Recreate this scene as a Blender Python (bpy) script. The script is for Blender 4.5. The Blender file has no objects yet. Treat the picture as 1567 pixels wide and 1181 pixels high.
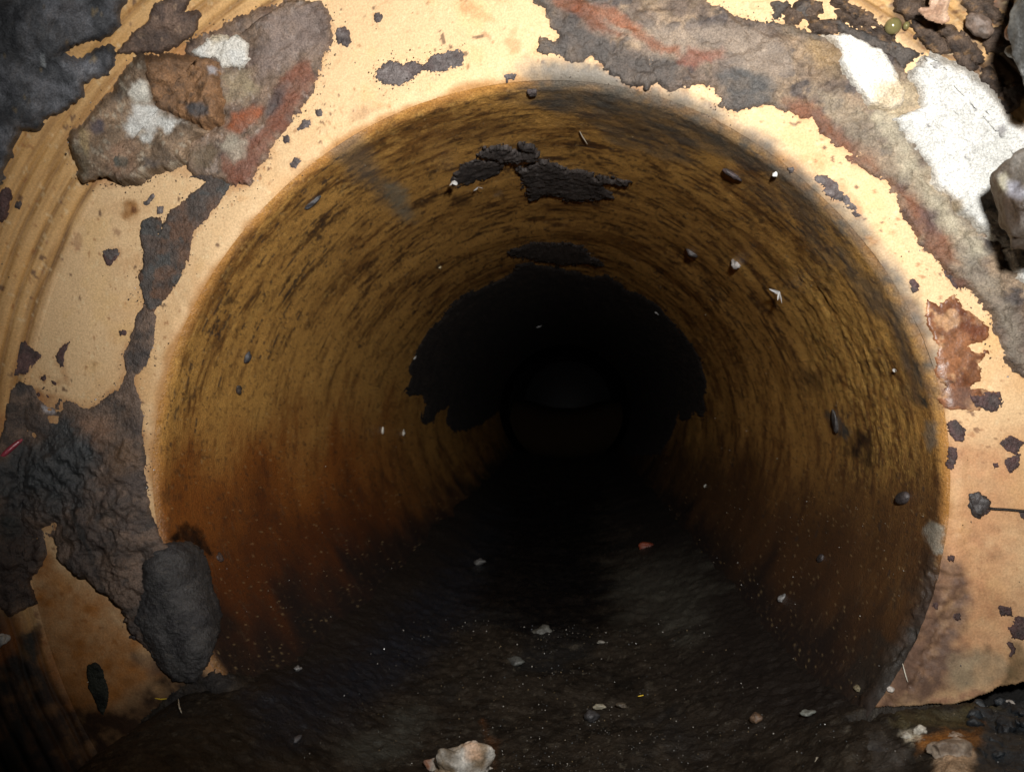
import bpy, math, random
import numpy as np
from mathutils import Matrix, Vector
random.seed(7)
RNG = np.random.default_rng(11)
SC = bpy.context.scene
COL = SC.collection
R = 0.1                      # bore radius of the pipe (metres); pipe axis = +Y, mouth plane y = 0

# ------------------------------------------------------------------ camera
W, H, F = 1567.0, 1181.0, 1220.0
CAM = np.array([0.0068, -0.2033, 0.0190])
_a, _b = math.atan((873 - W / 2) / F), math.atan((606 - H / 2) / F)
fwd = np.array([-math.sin(_a) * math.cos(_b), math.cos(_a) * math.cos(_b), math.sin(_b)])
rgt = np.cross(fwd, [0, 0, 1.0]); rgt /= np.linalg.norm(rgt)
upv = np.cross(rgt, fwd)
cam = bpy.data.cameras.new('camera')
cam.sensor_width = 36.0
cam.lens = F / W * 36.0
cam.clip_start, cam.clip_end = 0.005, 20
cam.dof.use_dof = True
cam.dof.focus_distance = 0.24
cam.dof.aperture_fstop = 40
co = bpy.data.objects.new('camera', cam); COL.objects.link(co)
M = Matrix.Identity(4)
for i in range(3):
    M[i][0], M[i][1], M[i][2], M[i][3] = rgt[i], upv[i], -fwd[i], CAM[i]
co.matrix_world = M
SC.camera = co

# ------------------------------------------------------------------ world, flash, exposure
w = bpy.data.worlds.new('World'); SC.world = w; w.use_nodes = True
w.node_tree.nodes['Background'].inputs[0].default_value = (0.9, 0.95, 1.0, 1)
w.node_tree.nodes['Background'].inputs[1].default_value = 0.006
fl = bpy.data.lights.new('camera_flash', 'SPOT')          # the camera's flash, above and right of the lens
fl.shadow_soft_size = 0.006
fl.spot_size, fl.spot_blend = math.radians(98), 1.0
fl.energy = 3.95
fl.color = (1.0, 0.97, 0.93)
flo = bpy.data.objects.new('camera_flash', fl); COL.objects.link(flo)
flo.location = (0.032, -0.200, 0.061)
_d = Vector((0.024, 0.0, 0.066)) - Vector(flo.location)
flo.rotation_euler = _d.to_track_quat('-Z', 'Y').to_euler()
SC.view_settings.view_transform = 'Standard'
SC.view_settings.look = 'None'
SC.view_settings.exposure = 0
SC.view_settings.gamma = 1
try: SC.view_settings.use_curve_mapping = False
except Exception: pass
SC.cycles.max_bounces = 6

# ------------------------------------------------------------------ numpy helpers
_perm = np.random.default_rng(3).permutation(256).astype(np.int32)
_perm = np.concatenate([_perm, _perm, _perm])
_val = np.random.default_rng(5).uniform(-1, 1, 1024).astype(np.float32)
def noise(x, y, z):
    x = np.asarray(x, np.float32); y = np.asarray(y, np.float32); z = np.asarray(z, np.float32)
    x, y, z = np.broadcast_arrays(x, y, z)
    xi = np.floor(x); yi = np.floor(y); zi = np.floor(z)
    fx = x - xi; fy = y - yi; fz = z - zi
    xi = xi.astype(np.int32) & 255; yi = yi.astype(np.int32) & 255; zi = zi.astype(np.int32) & 255
    fx = fx * fx * fx * (fx * (fx * 6 - 15) + 10); fy = fy * fy * fy * (fy * (fy * 6 - 15) + 10); fz = fz * fz * fz * (fz * (fz * 6 - 15) + 10)
    A = _perm[xi]; B = _perm[xi + 1]
    AA = _perm[A + yi]; AB = _perm[A + yi + 1]; BA = _perm[B + yi]; BB = _perm[B + yi + 1]
    def v(q, k): return _val[_perm[q + zi + k] + 256 * k * 0]
    a0 = v(AA, 0); a0 = a0 + fx * (v(BA, 0) - a0); b0 = v(AB, 0); b0 = b0 + fx * (v(BB, 0) - b0)
    a1 = v(AA, 1); a1 = a1 + fx * (v(BA, 1) - a1); b1 = v(AB, 1); b1 = b1 + fx * (v(BB, 1) - b1)
    c0 = a0 + fy * (b0 - a0); c1 = a1 + fy * (b1 - a1)
    return c0 + fz * (c1 - c0)
def fbm(P, size, octs=4, gain=0.5, off=0.0, lac=2.03):
    """P (n,3) metres or any space; size of the largest blob; roughly -1..1"""
    s = 1.0 / size; a = 1.0; t = 0; tot = 0
    for k in range(octs):
        t = t + a * noise(P[:, 0] * s + off + 17.3 * k, P[:, 1] * s + off * 1.7 + 5.1 * k, P[:, 2] * s + off * .6 + 9.7 * k)
        tot += a; a *= gain; s *= lac
    return t / tot * 1.55
def ss(a, b, x):
    t = np.clip((x - a) / (b - a + 1e-12), 0, 1); return t * t * (3 - 2 * t)
def lin(c):
    c = np.array(c, float) / 255.0
    return np.where(c <= 0.04045, c / 12.92, ((c + 0.055) / 1.055) ** 2.4)
def alb(r, g, b, L=1.3): return np.minimum(lin((r, g, b)) / L, 0.86)
def project(P):
    d = P - CAM
    z = d @ fwd
    z = np.where(z < 1e-3, 1e-3, z)
    return W / 2 + F * (d @ rgt) / z, H / 2 - F * (d @ upv) / z
def sdf(px, py, poly):
    """signed distance in photo pixels, positive inside"""
    poly = np.asarray(poly, float)
    d2 = np.full(px.shape, 1e12); ins = np.zeros(px.shape, bool)
    n = len(poly)
    for i in range(n):
        ax, ay = poly[i]; bx, by = poly[(i + 1) % n]
        ex, ey = bx - ax, by - ay
        t = np.clip(((px - ax) * ex + (py - ay) * ey) / (ex * ex + ey * ey + 1e-9), 0, 1)
        dx, dy = px - ax - t * ex, py - ay - t * ey
        d2 = np.minimum(d2, dx * dx + dy * dy)
        if ay != by:
            c = (ay > py) != (by > py)
            ins ^= c & (px < ax + (py - ay) / (by - ay) * ex)
    d = np.sqrt(d2)
    return np.where(ins, d, -d)
REG = dict(A=(0, 0, 2.952), B=(520, 0, 2.952), C=(1040, 0, 2.9526), D=(0, 390, 2.952), E=(520, 390, 2.952), F=(1040, 390, 2.9526),
           G=(0, 780, 2.944), H=(520, 780, 2.944), I=(1040, 780, 2.945), J=(1300, 0, 5.869), K=(1400, 150, 4.372), L=(0, 560, 5.904),
           N=(1300, 780, 5.869), O=(1300, 980, 5.869), Q=(0, 950, 5.113), S=(620, 220, 4.609), T=(230, 250, 5.622), P=(0, 0, 1))
def Z(txt):
    """outline traced on the photograph: region letter then x,y pairs; several regions may follow each other"""
    out = []
    for tok in txt.split():
        if tok in REG: o = REG[tok]
        else:
            x, y = tok.split(','); out.append((o[0] + float(x) / o[2], o[1] + float(y) / o[2]))
    return np.array(out)
def ell(cx, cy, rx, ry=None, rot=0, n=18):
    ry = ry or rx; a = np.linspace(0, 2 * np.pi, n, endpoint=False); c, s = math.cos(math.radians(rot)), math.sin(math.radians(rot))
    x, y = rx * np.cos(a), ry * np.sin(a)
    return np.stack([cx + x * c - y * s, cy + x * s + y * c], 1)

# ------------------------------------------------------------------ the pipe's profile (r, y) from the far end of the bore to the outer socket
RB, RA = 0.0985, 0.0048
prof = []
d0, d1 = 1 / (1.02 + .2033), 1 / (RA + .2033)
n = int((d1 - d0) * 122 / 2.5)
for i in range(n): prof.append((RB, 1 / (d0 + (d1 - d0) * i / n) - .2033))
N_BORE = n
for i in range(15):
    t = i / 14 * math.pi / 2
    prof.append((RB + RA - RA * math.cos(t), RA - RA * math.sin(t)))
r0 = RB + RA
for i in range(1, 86): prof.append((r0 + (0.137 - r0) * i / 85, -0.0035 * (i / 85) ** 1.4))
N_FACE = len(prof) - 1
for i in range(1, 141):
    t = i / 140
    prof.append((0.137 + 0.058 * t, -0.0035 - 0.046 * t))
prof = np.array(prof); NS = len(prof)
tang = np.gradient(prof, axis=0); tang /= np.linalg.norm(tang, axis=1)[:, None]
ARC = np.concatenate([[0], np.cumsum(np.linalg.norm(np.diff(prof, axis=0), axis=1))])
S_ID = np.arange(NS)
def surf(th, s):
    r = np.interp(s, S_ID, prof[:, 0]); y = np.interp(s, S_ID, prof[:, 1])
    tr = np.interp(s, S_ID, tang[:, 0]); ty = np.interp(s, S_ID, tang[:, 1])
    c, n_ = np.cos(th), np.sin(th)
    r = r - .0023 * np.exp(-((th - .80) / .42) ** 2) * ss(.128, .104, r) + .0036 * np.exp(-((th - 3.15) / .55) ** 2) * ss(.130, .104, r)        # the mouth is a little out of round
    P = np.stack([r * c, y, r * n_], -1)
    N = np.stack([ty * c, -tr, ty * n_], -1)
    return P, N
def groove(th, s):
    """ridges of the socket (metres along the normal) and how deep in a groove (0..1)"""
    r = np.interp(s, S_ID, prof[:, 0])
    q = (r - 0.137) / 0.058
    wob = 0.0012 * noise(th * 3, q * 4, 0.3) + 0.0007 * noise(th * 11, q * 8, 4.3)
    x = (r - 0.137 + wob * .6) / 0.0034
    f = x - np.floor(x)
    g = np.exp(-((f - .5) / .13) ** 2) + .55 * np.exp(-((f - .85) / .05) ** 2) * (noise(th * 2, np.floor(x) * 3.3, 0) > -.2) + .35 * np.exp(-((f - .18) / .05) ** 2)
    on = ss(0.1362, 0.1385, r)
    return -0.0010 * g * on, np.clip(g, 0, 1) * on
TH = np.radians(np.concatenate([np.arange(-50, 230, 0.25), np.arange(230, 310.01, 1.0)]))
TH[-1] = TH[0] + 2 * np.pi
NT = len(TH)
gT, gS = np.meshgrid(TH, S_ID.astype(float), indexing='ij')      # (NT, NS)
bP, bN = surf(gT.ravel(), gS.ravel())
bx, by = project(bP)
bx = bx.reshape(NT, NS); by = by.reshape(NT, NS)

# ------------------------------------------------------------------ mesh + material helpers
def mesh_obj(name, V, Fq, mat, parent=None, col=None, smooth=True, uv=None):
    me = bpy.data.meshes.new(name)
    V = np.ascontiguousarray(V, np.float32); Fq = np.ascontiguousarray(Fq, np.int32)
    k = Fq.shape[1]
    me.vertices.add(len(V)); me.vertices.foreach_set('co', V.ravel())
    me.loops.add(Fq.size); me.loops.foreach_set('vertex_index', Fq.ravel())
    me.polygons.add(len(Fq)); me.polygons.foreach_set('loop_start', np.arange(0, Fq.size, k, dtype=np.int32))
    me.polygons.foreach_set('use_smooth', np.full(len(Fq), smooth, bool))
    me.update(calc_edges=True)
    if col is not None:
        a = me.color_attributes.new('pigment', 'FLOAT_COLOR', 'POINT')
        a.data.foreach_set('color', np.ascontiguousarray(col, np.float32).ravel())
    me.materials.append(mat)
    o = bpy.data.objects.new(name, me); COL.objects.link(o)
    if parent is not None: o.parent = parent
    return o
def grid_faces(nu, nv):
    i = np.arange(nu * nv).reshape(nu, nv)
    return np.stack([i[:-1, :-1].ravel(), i[1:, :-1].ravel(), i[1:, 1:].ravel(), i[:-1, 1:].ravel()], 1)
def tag(o, label, cat, group=None, kind=None):
    o['label'] = label; o['category'] = cat
    if group: o['group'] = group
    if kind: o['kind'] = kind
    return o
def material(name, grain=2600, grain_amt=.35, bump=.00022, bump_size=1400, spec=.5, rough=None, base=None, sss=0, trans=0, rough_var=.15):
    m = bpy.data.materials.new(name); m.use_nodes = True
    nt = m.node_tree; N = nt.nodes; L = nt.links
    p = N['Principled BSDF']
    tc = N.new('ShaderNodeTexCoord')
    at = N.new('ShaderNodeAttribute'); at.attribute_name = 'pigment'
    n1 = N.new('ShaderNodeTexNoise'); n1.inputs['Scale'].default_value = grain; n1.inputs['Detail'].default_value = 3
    L.new(tc.outputs['Object'], n1.inputs['Vector'])
    mr = N.new('ShaderNodeMapRange'); mr.inputs[1].default_value = .3; mr.inputs[2].default_value = .7
    mr.inputs[3].default_value = 1 - grain_amt; mr.inputs[4].default_value = 1 + grain_amt
    L.new(n1.outputs['Fac'], mr.inputs[0])
    mx = N.new('ShaderNodeMix'); mx.data_type = 'RGBA'; mx.blend_type = 'MULTIPLY'; mx.inputs[0].default_value = 1
    if base is None: L.new(at.outputs['Color'], mx.inputs[6])
    else: mx.inputs[6].default_value = (*base, 1)
    L.new(mr.outputs[0], mx.inputs[7])
    L.new(mx.outputs[2], p.inputs['Base Color'])
    if rough is None:
        ad = N.new('ShaderNodeMath'); ad.operation = 'MULTIPLY_ADD'
        L.new(n1.outputs['Fac'], ad.inputs[0]); ad.inputs[1].default_value = -rough_var
        ad2 = N.new('ShaderNodeMath'); ad2.operation = 'ADD'; ad2.inputs[1].default_value = rough_var * .5
        L.new(at.outputs['Alpha'], ad2.inputs[0]); L.new(ad2.outputs[0], ad.inputs[2])
        L.new(ad.outputs[0], p.inputs['Roughness'])
    else: p.inputs['Roughness'].default_value = rough
    p.inputs['Specular IOR Level'].default_value = spec
    if sss:
        p.inputs['Subsurface Weight'].default_value = sss; p.inputs['Subsurface Radius'].default_value = (.002, .0015, .001); p.inputs['Subsurface Scale'].default_value = 1
    if trans: p.inputs['Transmission Weight'].default_value = trans
    if bump:
        n2 = N.new('ShaderNodeTexNoise'); n2.inputs['Scale'].default_value = bump_size; n2.inputs['Detail'].default_value = 4; n2.inputs['Roughness'].default_value = .65
        L.new(tc.outputs['Object'], n2.inputs['Vector'])
        b = N.new('ShaderNodeBump'); b.inputs['Distance'].default_value = bump; b.inputs['Strength'].default_value = .9
        L.new(n2.outputs['Fac'], b.inputs['Height']); L.new(b.outputs['Normal'], p.inputs['Normal'])
    return m
M_CLAY = material('fired_clay', 2200, .16, .00016, 1500, .35)
M_BORE = material('stained_bore_clay', 2400, .30, .00032, 1300, .45, rough_var=.25)
M_CRUST = material('mineral_crust', 2400, .34, .0007, 1100, .5)
M_DIRT = material('damp_dirt', 2600, .40, .0006, 1200, .28)
M_WET = material('wet_dirt', 2600, .40, .0007, 1100, .6)
M_BLACK = material('black_coating', 2000, .35, .0003, 1100, .5)
M_LIP = material('black_joint_seal', 2000, .3, 0, 1000, 0.0, rough=.95)
M_FILM = material('glossy_film', 2200, .25, .00018, 900, .5, rough=.38)
M_GRIT = material('mineral_grit', 3000, .2, 0, 1000, .6)
M_STONE = material('stone', 1800, .3, .0003, 1200, .5)
M_WHITE = material('pale_flake', 2000, .1, .0001, 1500, .5, rough=.35, base=(.72, .72, .70), sss=.15)
M_PALE = material('pale_crumb', 2000, .25, .0002, 1500, .4, rough=.6, base=(.6, .57, .5))
M_DROP = material('resin_drop', 900, .1, 0, 1500, .8, rough=.08, base=(.17, .15, .06), sss=.1)
M_WORM = material('worm_skin', 1800, .2, .0001, 1500, .8, rough=.18, base=(.33, .05, .075), sss=.25)
M_FIBRE = material('pale_fibre', 900, .1, 0, 1500, .5, rough=.4, base=(.62, .58, .48))
M_STRAW = material('yellow_fibre', 900, .1, 0, 1500, .5, rough=.4, base=(.62, .42, .03))
M_ROOT = material('dark_root', 1900, .3, .0002, 1500, .5, rough=.5, base=(.02, .015, .012))

# ------------------------------------------------------------------ painting of pigments (what the surfaces ARE coloured, before light)
def paint(col, px, py, P, ops):
    for op in ops:
        poly, c, a, soft, rag = op[:5]
        size = op[5] if len(op) > 5 else .004
        ro = op[6] if len(op) > 6 else None
        lo, hi = poly.min(0) - soft - 2.2 * rag - 3, poly.max(0) + soft + 2.2 * rag + 3
        k = np.nonzero((px > lo[0]) & (px < hi[0]) & (py > lo[1]) & (py < hi[1]))[0]
        if not len(k): continue
        d = sdf(px[k], py[k], poly)
        if rag: d = d + rag * fbm(P[k], size, 4, .6, off=float(poly[0, 0]) % 13)
        m = a * ss(-soft, soft, d); m = np.clip(m * (1 + .38 * fbm(P[k], .0035, 4, .6, off=7.7)), 0, 1) if a < .95 else m
        cc = np.array(c)
        v = 1 + .22 * fbm(P[k], .0022, 3, .6, off=3.3)
        col[k, :3] += m[:, None] * (cc[None] * v[:, None] - col[k, :3])
        if ro is not None: col[k, 3] += m * (ro - col[k, 3])
def mixc(col, m, c, ro=None):
    col[:, :3] += m[:, None] * (np.array(c)[None] - col[:, :3])
    if ro is not None: col[:, 3] += m * (ro - col[:, 3])

TAN = np.array((.66, .455, .25))
# ------------------------------------------------------------------ pipe: bore, end face, ribbed socket
pipe = bpy.data.objects.new('clay_pipe', None); COL.objects.link(pipe)
tag(pipe, 'tan fired clay sewer pipe seen down its brown stained bore, with grooved socket', 'pipe')

def part_slice(name, s0, s1, mat, colour, disp):
    ns = s1 - s0 + 1
    idx = (np.arange(NT)[:, None] * NS + np.arange(s0, s1 + 1)[None]).ravel()
    P, N = bP[idx], bN[idx]
    th, s = gT.ravel()[idx], gS.ravel()[idx]
    px, py = bx.ravel()[idx], by.ravel()[idx]
    h = disp(P, th, s, px, py)
    col = colour(P, th, s, px, py)
    return mesh_obj(name, P + N * h[:, None], grid_faces(NT, ns)[:, ::-1], mat, pipe, col)

def uvn(P, th, s):
    """unwrapped coordinates: along the circumference, along the profile (metres)"""
    return th * R, np.interp(s, S_ID, ARC)
POLY_FLECKL = Z('A 1500,660 1300,760 1090,1000 1040,1181 D 880,330 760,560 760,700 900,720 1150,640 1200,480 1400,200 A 1530,1000 1535,760')
POLY_FLECKR = Z('F 450,30 700,60 900,330 1000,500 1060,800 1060,1000 780,1000 720,720 560,620 540,400 480,180')
POLY_GREY = Z('B 870,320 1250,345 C 0,455 130,530 280,650 450,790 600,890 740,1070 810,1181 F 900,100 1010,260 1080,440 1130,600 1070,640 1020,500 940,340 840,200 740,80 C 640,1120 500,960 340,800 200,720 60,700 B 1400,690 1180,620 1000,520 900,440')
POLY_GREY2 = Z('P 500,205 540,190 560,215 600,280 640,330 640,350 600,330 560,290 500,240')

def level(x, y):
    z = -.0760 + .0150 * ss(.022, .088, np.abs(x + .002)) ** 1.3 - .002 * ss(.03, .005, np.abs(x - .004)) * ss(.0, .25, y)
    z = z + .0030 * ss(.040, .085, x) * ss(.05, .006, y)
    z = z + .0020 * ss(.075, .09, x) * ss(.01, -.002, y) + .007 * ss(.10, .145, x) * ss(.02, -.01, y)
    z = z + .004 * ss(-.05, -.08, x) * ss(.05, .0, y) - .022 * ss(-.088, -.125, x) * ss(.02, 0, y)
    z = z + .070 * ss(1.06, 1.26, y)
    return z
LOWFILM_SHADE = (Z('P -80,930 20,940 60,1000 110,1045 180,1070 230,1045 250,1010 345,1030 470,1300 -80,1300'), alb(52, 34, 20, .9), .93, 34, 18, .012)  # soil film, with the dim light of this corner painted in
def film(col, P, px, py, th, s):
    d = sdf(px, py, POLY_GREY) + 20 * fbm(P, .012, 4, .6)
    mixc(col, .7 * ss(-18, 8, d) * (.7 + .3 * ss(-.4, .3, fbm(P, .004, 3))), (.080, .072, .060), .5)
    thd = np.degrees(th); n1 = fbm(P, .010, 4, .6, off=3)
    inner = N_BORE + 3 - 13 * ss(25, 75, thd) + 5 * n1
    outer = N_BORE + 14 + 2.5 * n1
    m = ss(inner - 6, inner + 4, s) * ss(outer + 4, outer - 5, s) * ss(4, 14, thd + 4 * n1) * ss(99, 88, thd + 3 * n1)
    mixc(col, .88 * m * (.75 + .35 * fbm(P, .004, 3, .6)), (.085, .077, .064), .5)
def chip(P, th, s):
    """nicks broken out of the lip, most at the lower right"""
    thd = np.degrees(th)
    win = ss(-10, 2, s - N_BORE) * ss(30, 15, s - N_BORE)
    lr = ss(-8, -16, thd)
    return -win * ((.0006 + .0016 * lr) * np.clip(fbm(P, .008, 5, .62, off=81) + .25 * lr - .15, 0, 1) + .0003 * lr * fbm(P, .0025, 3, .6, off=83))
def disp_bore(P, th, s, px, py):
    u, v = uvn(P, th, s)
    Q = np.stack([u / .0034, v / .0014, 0 * u], 1)
    d = ss(-30, 40, sdf(px, py, POLY_FLECKR))
    h = .00022 * fbm(Q, 1, 4, .55) * (0.12 + d) + .00022 * d * np.abs(fbm(Q, 2.2, 3, .6, off=5))
    h += .0005 * fbm(P, .03, 2) + .00016 * fbm(P, .0034, 5, .68, off=71) * ss(-.03, .03, P[:, 2])
    return h * ss(0, 40, s) * ss(0, 12, N_BORE + 16 - s) + chip(P, th, s)
def col_bore(P, th, s, px, py):
    n_ = len(P)
    u, v = uvn(P, th, s)
    dist = P[:, 1]
    col = np.empty((n_, 4)); col[:, :3] = (.51, .275, .074); col[:, 3] = .42
    x, z = P[:, 0], P[:, 2]
    wide = 1 + 2.4 * np.clip(dist, 0, 1)
    wob = .0045 * fbm(P, .035, 4, .55, off=2) + .0016 * fbm(P, .008, 3, .6, off=22)
    def nz(lu, lv, octs, gain, off):
        return fbm(np.stack([u / lu + off, (v + wob) / (lv * wide), 0 * u + off], 1), 1, octs, gain)
    calm = ss(.02, -.05, x) * ss(.075, .04, z) * ss(.012, .04, dist)       # the smoother left wall
    up_ = ss(-.03, .05, z)
    st = nz(.0065, .0015, 4, .62, 0.0)
    fine = nz(.0045, .0005, 3, .6, 9.0)
    mid = nz(.012, .0062, 5, .62, 13.0)
    blot = fbm(P, .035, 5, .58, off=8)
    grime = fbm(P, .009, 5, .62, off=18)
    # brown mottling
    mixc(col, (.85 - .35 * calm) * ss(-.20, .55, .50 * mid + .45 * blot + .15 * st + .35 * grime + .12 * up_), (.155, .066, .018))
    mixc(col, (.85 - .5 * calm) * up_ * ss(.10, .60, .6 * mid + .5 * grime + .25 * st - .2 * blot), (.068, .032, .014))
    mixc(col, .5 * ss(.1, .8, .6 * grime - .5 * mid), (.60, .34, .092))
    mixc(col, .24 * ss(.0, .8, fine), (.20, .09, .028))
    mixc(col, .22 * ss(.1, .8, -fine + .3 * st), (.56, .31, .09))
    # wet rusty stain of the lower half, black waterline
    low = -z + .016 * fbm(P, .032, 4, .55, off=4) + .003 * st
    deep = ss(.12, .45, dist)
    mixc(col, .90 * ss(-.036, .014, low) * ss(.03, -.02, x) * (1 - .8 * deep), (.215, .062, .011))
    mixc(col, .70 * ss(-.03, .03, low) * ss(.0, .05, x) * (1 - .6 * deep), (.13, .056, .020))
    mixc(col, .5 * ss(-.1, .6, grime) * ss(-.01, .03, low), (.06, .028, .015))
    mixc(col, .88 * ss(.008, .044, low) * (1 - .5 * deep), (.085, .027, .010), .4)
    mixc(col, .72 * ss(-.008, .040, low) * ss(.01, .06, x), (.066, .037, .018), .42)
    mixc(col, .92 * ss(.042, .066, low), (.020, .015, .014), .4)
    hb = z - level(x, P[:, 1]) + .016 * fbm(P, .028, 5, .55, off=14) + .0012 * st
    mixc(col, .95 * ss(.018, -.006, hb) * (1 - .5 * deep), (.018, .014, .013), .4)
    mixc(col, .35 * ss(.5, 1.0, nz(.006, .0020, 4, .6, 41.0)) * ss(.0, .03, low), (.11, .075, .045))
    # dark flecks and scratches
    reg = ss(-60, 30, sdf(px, py, POLY_FLECKL)); regr = ss(-40, 50, sdf(px, py, POLY_FLECKR))
    f1 = nz(.0060, .0034, 5, .66, 7.0); f2 = nz(.0036, .0014, 4, .6, 27.0); big = fbm(P, .018, 3, off=3)
    mixc(col, .88 * ss(.72, .86, f1 + .26 * reg + .30 * big - .12 * (1 - up_) - .25 * calm * (1 - reg)), (.050, .038, .033), .32)
    mixc(col, .62 * ss(.76, .96, f2 + .22 * reg + .22 * regr + .20 * big - .3 * calm * (1 - reg)), (.050, .032, .024), .35)
    pit = fbm(P, .0034, 5, .68, off=71)
    mixc(col, (.30 + .42 * up_) * (1 - .6 * calm) * ss(.25, .75, pit + .35 * grime + .15 * big), (.062, .034, .018), .4)
    mixc(col, .40 * up_ * ss(.35, .85, -pit + .2 * grime), (.60, .36, .11))
    mixc(col, .7 * regr * ss(.1, .6, -f2 + .2), (.58, .35, .10), .20)
    mixc(col, .35 * ss(.6, 1.0, nz(.007, .0005, 2, .5, 31.0) + .4 * grime) * up_, (.07, .04, .022))
    # fine dark/bright speckle
    sp = fbm(P, .0012, 2, off=6)
    mixc(col, .55 * ss(.50, .95, sp), (.05, .03, .018))
    mixc(col, .38 * ss(.5, 1.0, fbm(P, .0022, 3, .65, off=46)), (.07, .04, .022))
    mixc(col, .30 * ss(.85, 1.1, fbm(P, .0011, 2, off=16)), (.55, .40, .20))
    mixc(col, .9 * ss(2, 9, s - N_BORE + 2.5 * fbm(P, .008, 3)) * ss(-16, -5, np.degrees(th)) * ss(222, 205, np.degrees(th)), alb(188, 133, 68))
    # dark greenish grey film along the top right rim
    film(col, P, px, py, th, s)
    d = sdf(px, py, POLY_GREY2) + 14 * fbm(P, .01, 4, .6)
    mixc(col, .6 * ss(-12, 20, d), (.13, .11, .085))
    ops = [
        (Z('B 200,830 300,850 320,960 300,1000 250,960'), alb(128, 122, 105, .9), .7, 9, 6, .003),
        (Z('F 650,715 700,710 770,800 760,830 700,800'), (.075, .07, .062), .8, 5, 5, .002),
        (Z('B 700,870 730,860 735,880 700,890'), alb(150, 145, 140, 1), .5, 4, 3, .002),
        (Z('F 790,790 860,790 890,900 850,990 790,930 750,900'), (.03, .018, .012), .8, 10, 8, .003),
        (Z('F 540,500 640,520 660,600 590,620 530,570'), (.055, .03, .018), .6, 12, 8, .003),
        (Z('F 1110,750 1160,760 1165,870 1130,880 1105,820'), alb(140, 130, 115), .7, 6, 5, .002),
        (Z('F 1080,630 1125,640 1120,690 1090,680'), (.04, .04, .035), .8, 4, 4, .002),
        (Z('F 1060,480 1085,490 1090,550 1065,545'), (.05, .05, .045), .8, 3, 3, .002),
        (Z('I 1090,80 1130,50 1185,80 1190,190 1150,200 1110,150'), alb(150, 145, 132, 1.2), .85, 5, 6, .002),
        (Z('I 1150,200 1160,290 1060,480 960,760 890,885 850,880 940,700 1000,480 1060,330 1100,160'), (.030, .022, .016), .6, 12, 8, .003, .5),
        (Z('P 215,800 235,820 330,1040 480,1300 330,1300 240,1000'), (.035,.024,.016), .8, 10, 8, .003),
        (Z('G 740,140 830,60 900,80 950,170 960,210 900,190 830,150'), (.022, .012, .008), .85, 6, 5, .002, .2),
        (Z('B 450,600 560,560 700,540 820,560 700,620 560,640'), (.10, .05, .02), .5, 14, 10, .006),
        (Z('B 500,880 590,880 580,920 530,940'), (.05, .025, .012), .7, 6, 6, .003),
    ]
    paint(col, px, py, P, ops)
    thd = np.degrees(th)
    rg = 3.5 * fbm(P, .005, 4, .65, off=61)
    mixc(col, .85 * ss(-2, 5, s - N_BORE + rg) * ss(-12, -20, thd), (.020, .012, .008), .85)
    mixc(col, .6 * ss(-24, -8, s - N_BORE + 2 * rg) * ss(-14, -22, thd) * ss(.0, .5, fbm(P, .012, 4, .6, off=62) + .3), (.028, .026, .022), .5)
    return col
part_slice('bore', 0, N_BORE + 8, M_BORE, col_bore, disp_bore).modifiers.clear()

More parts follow.
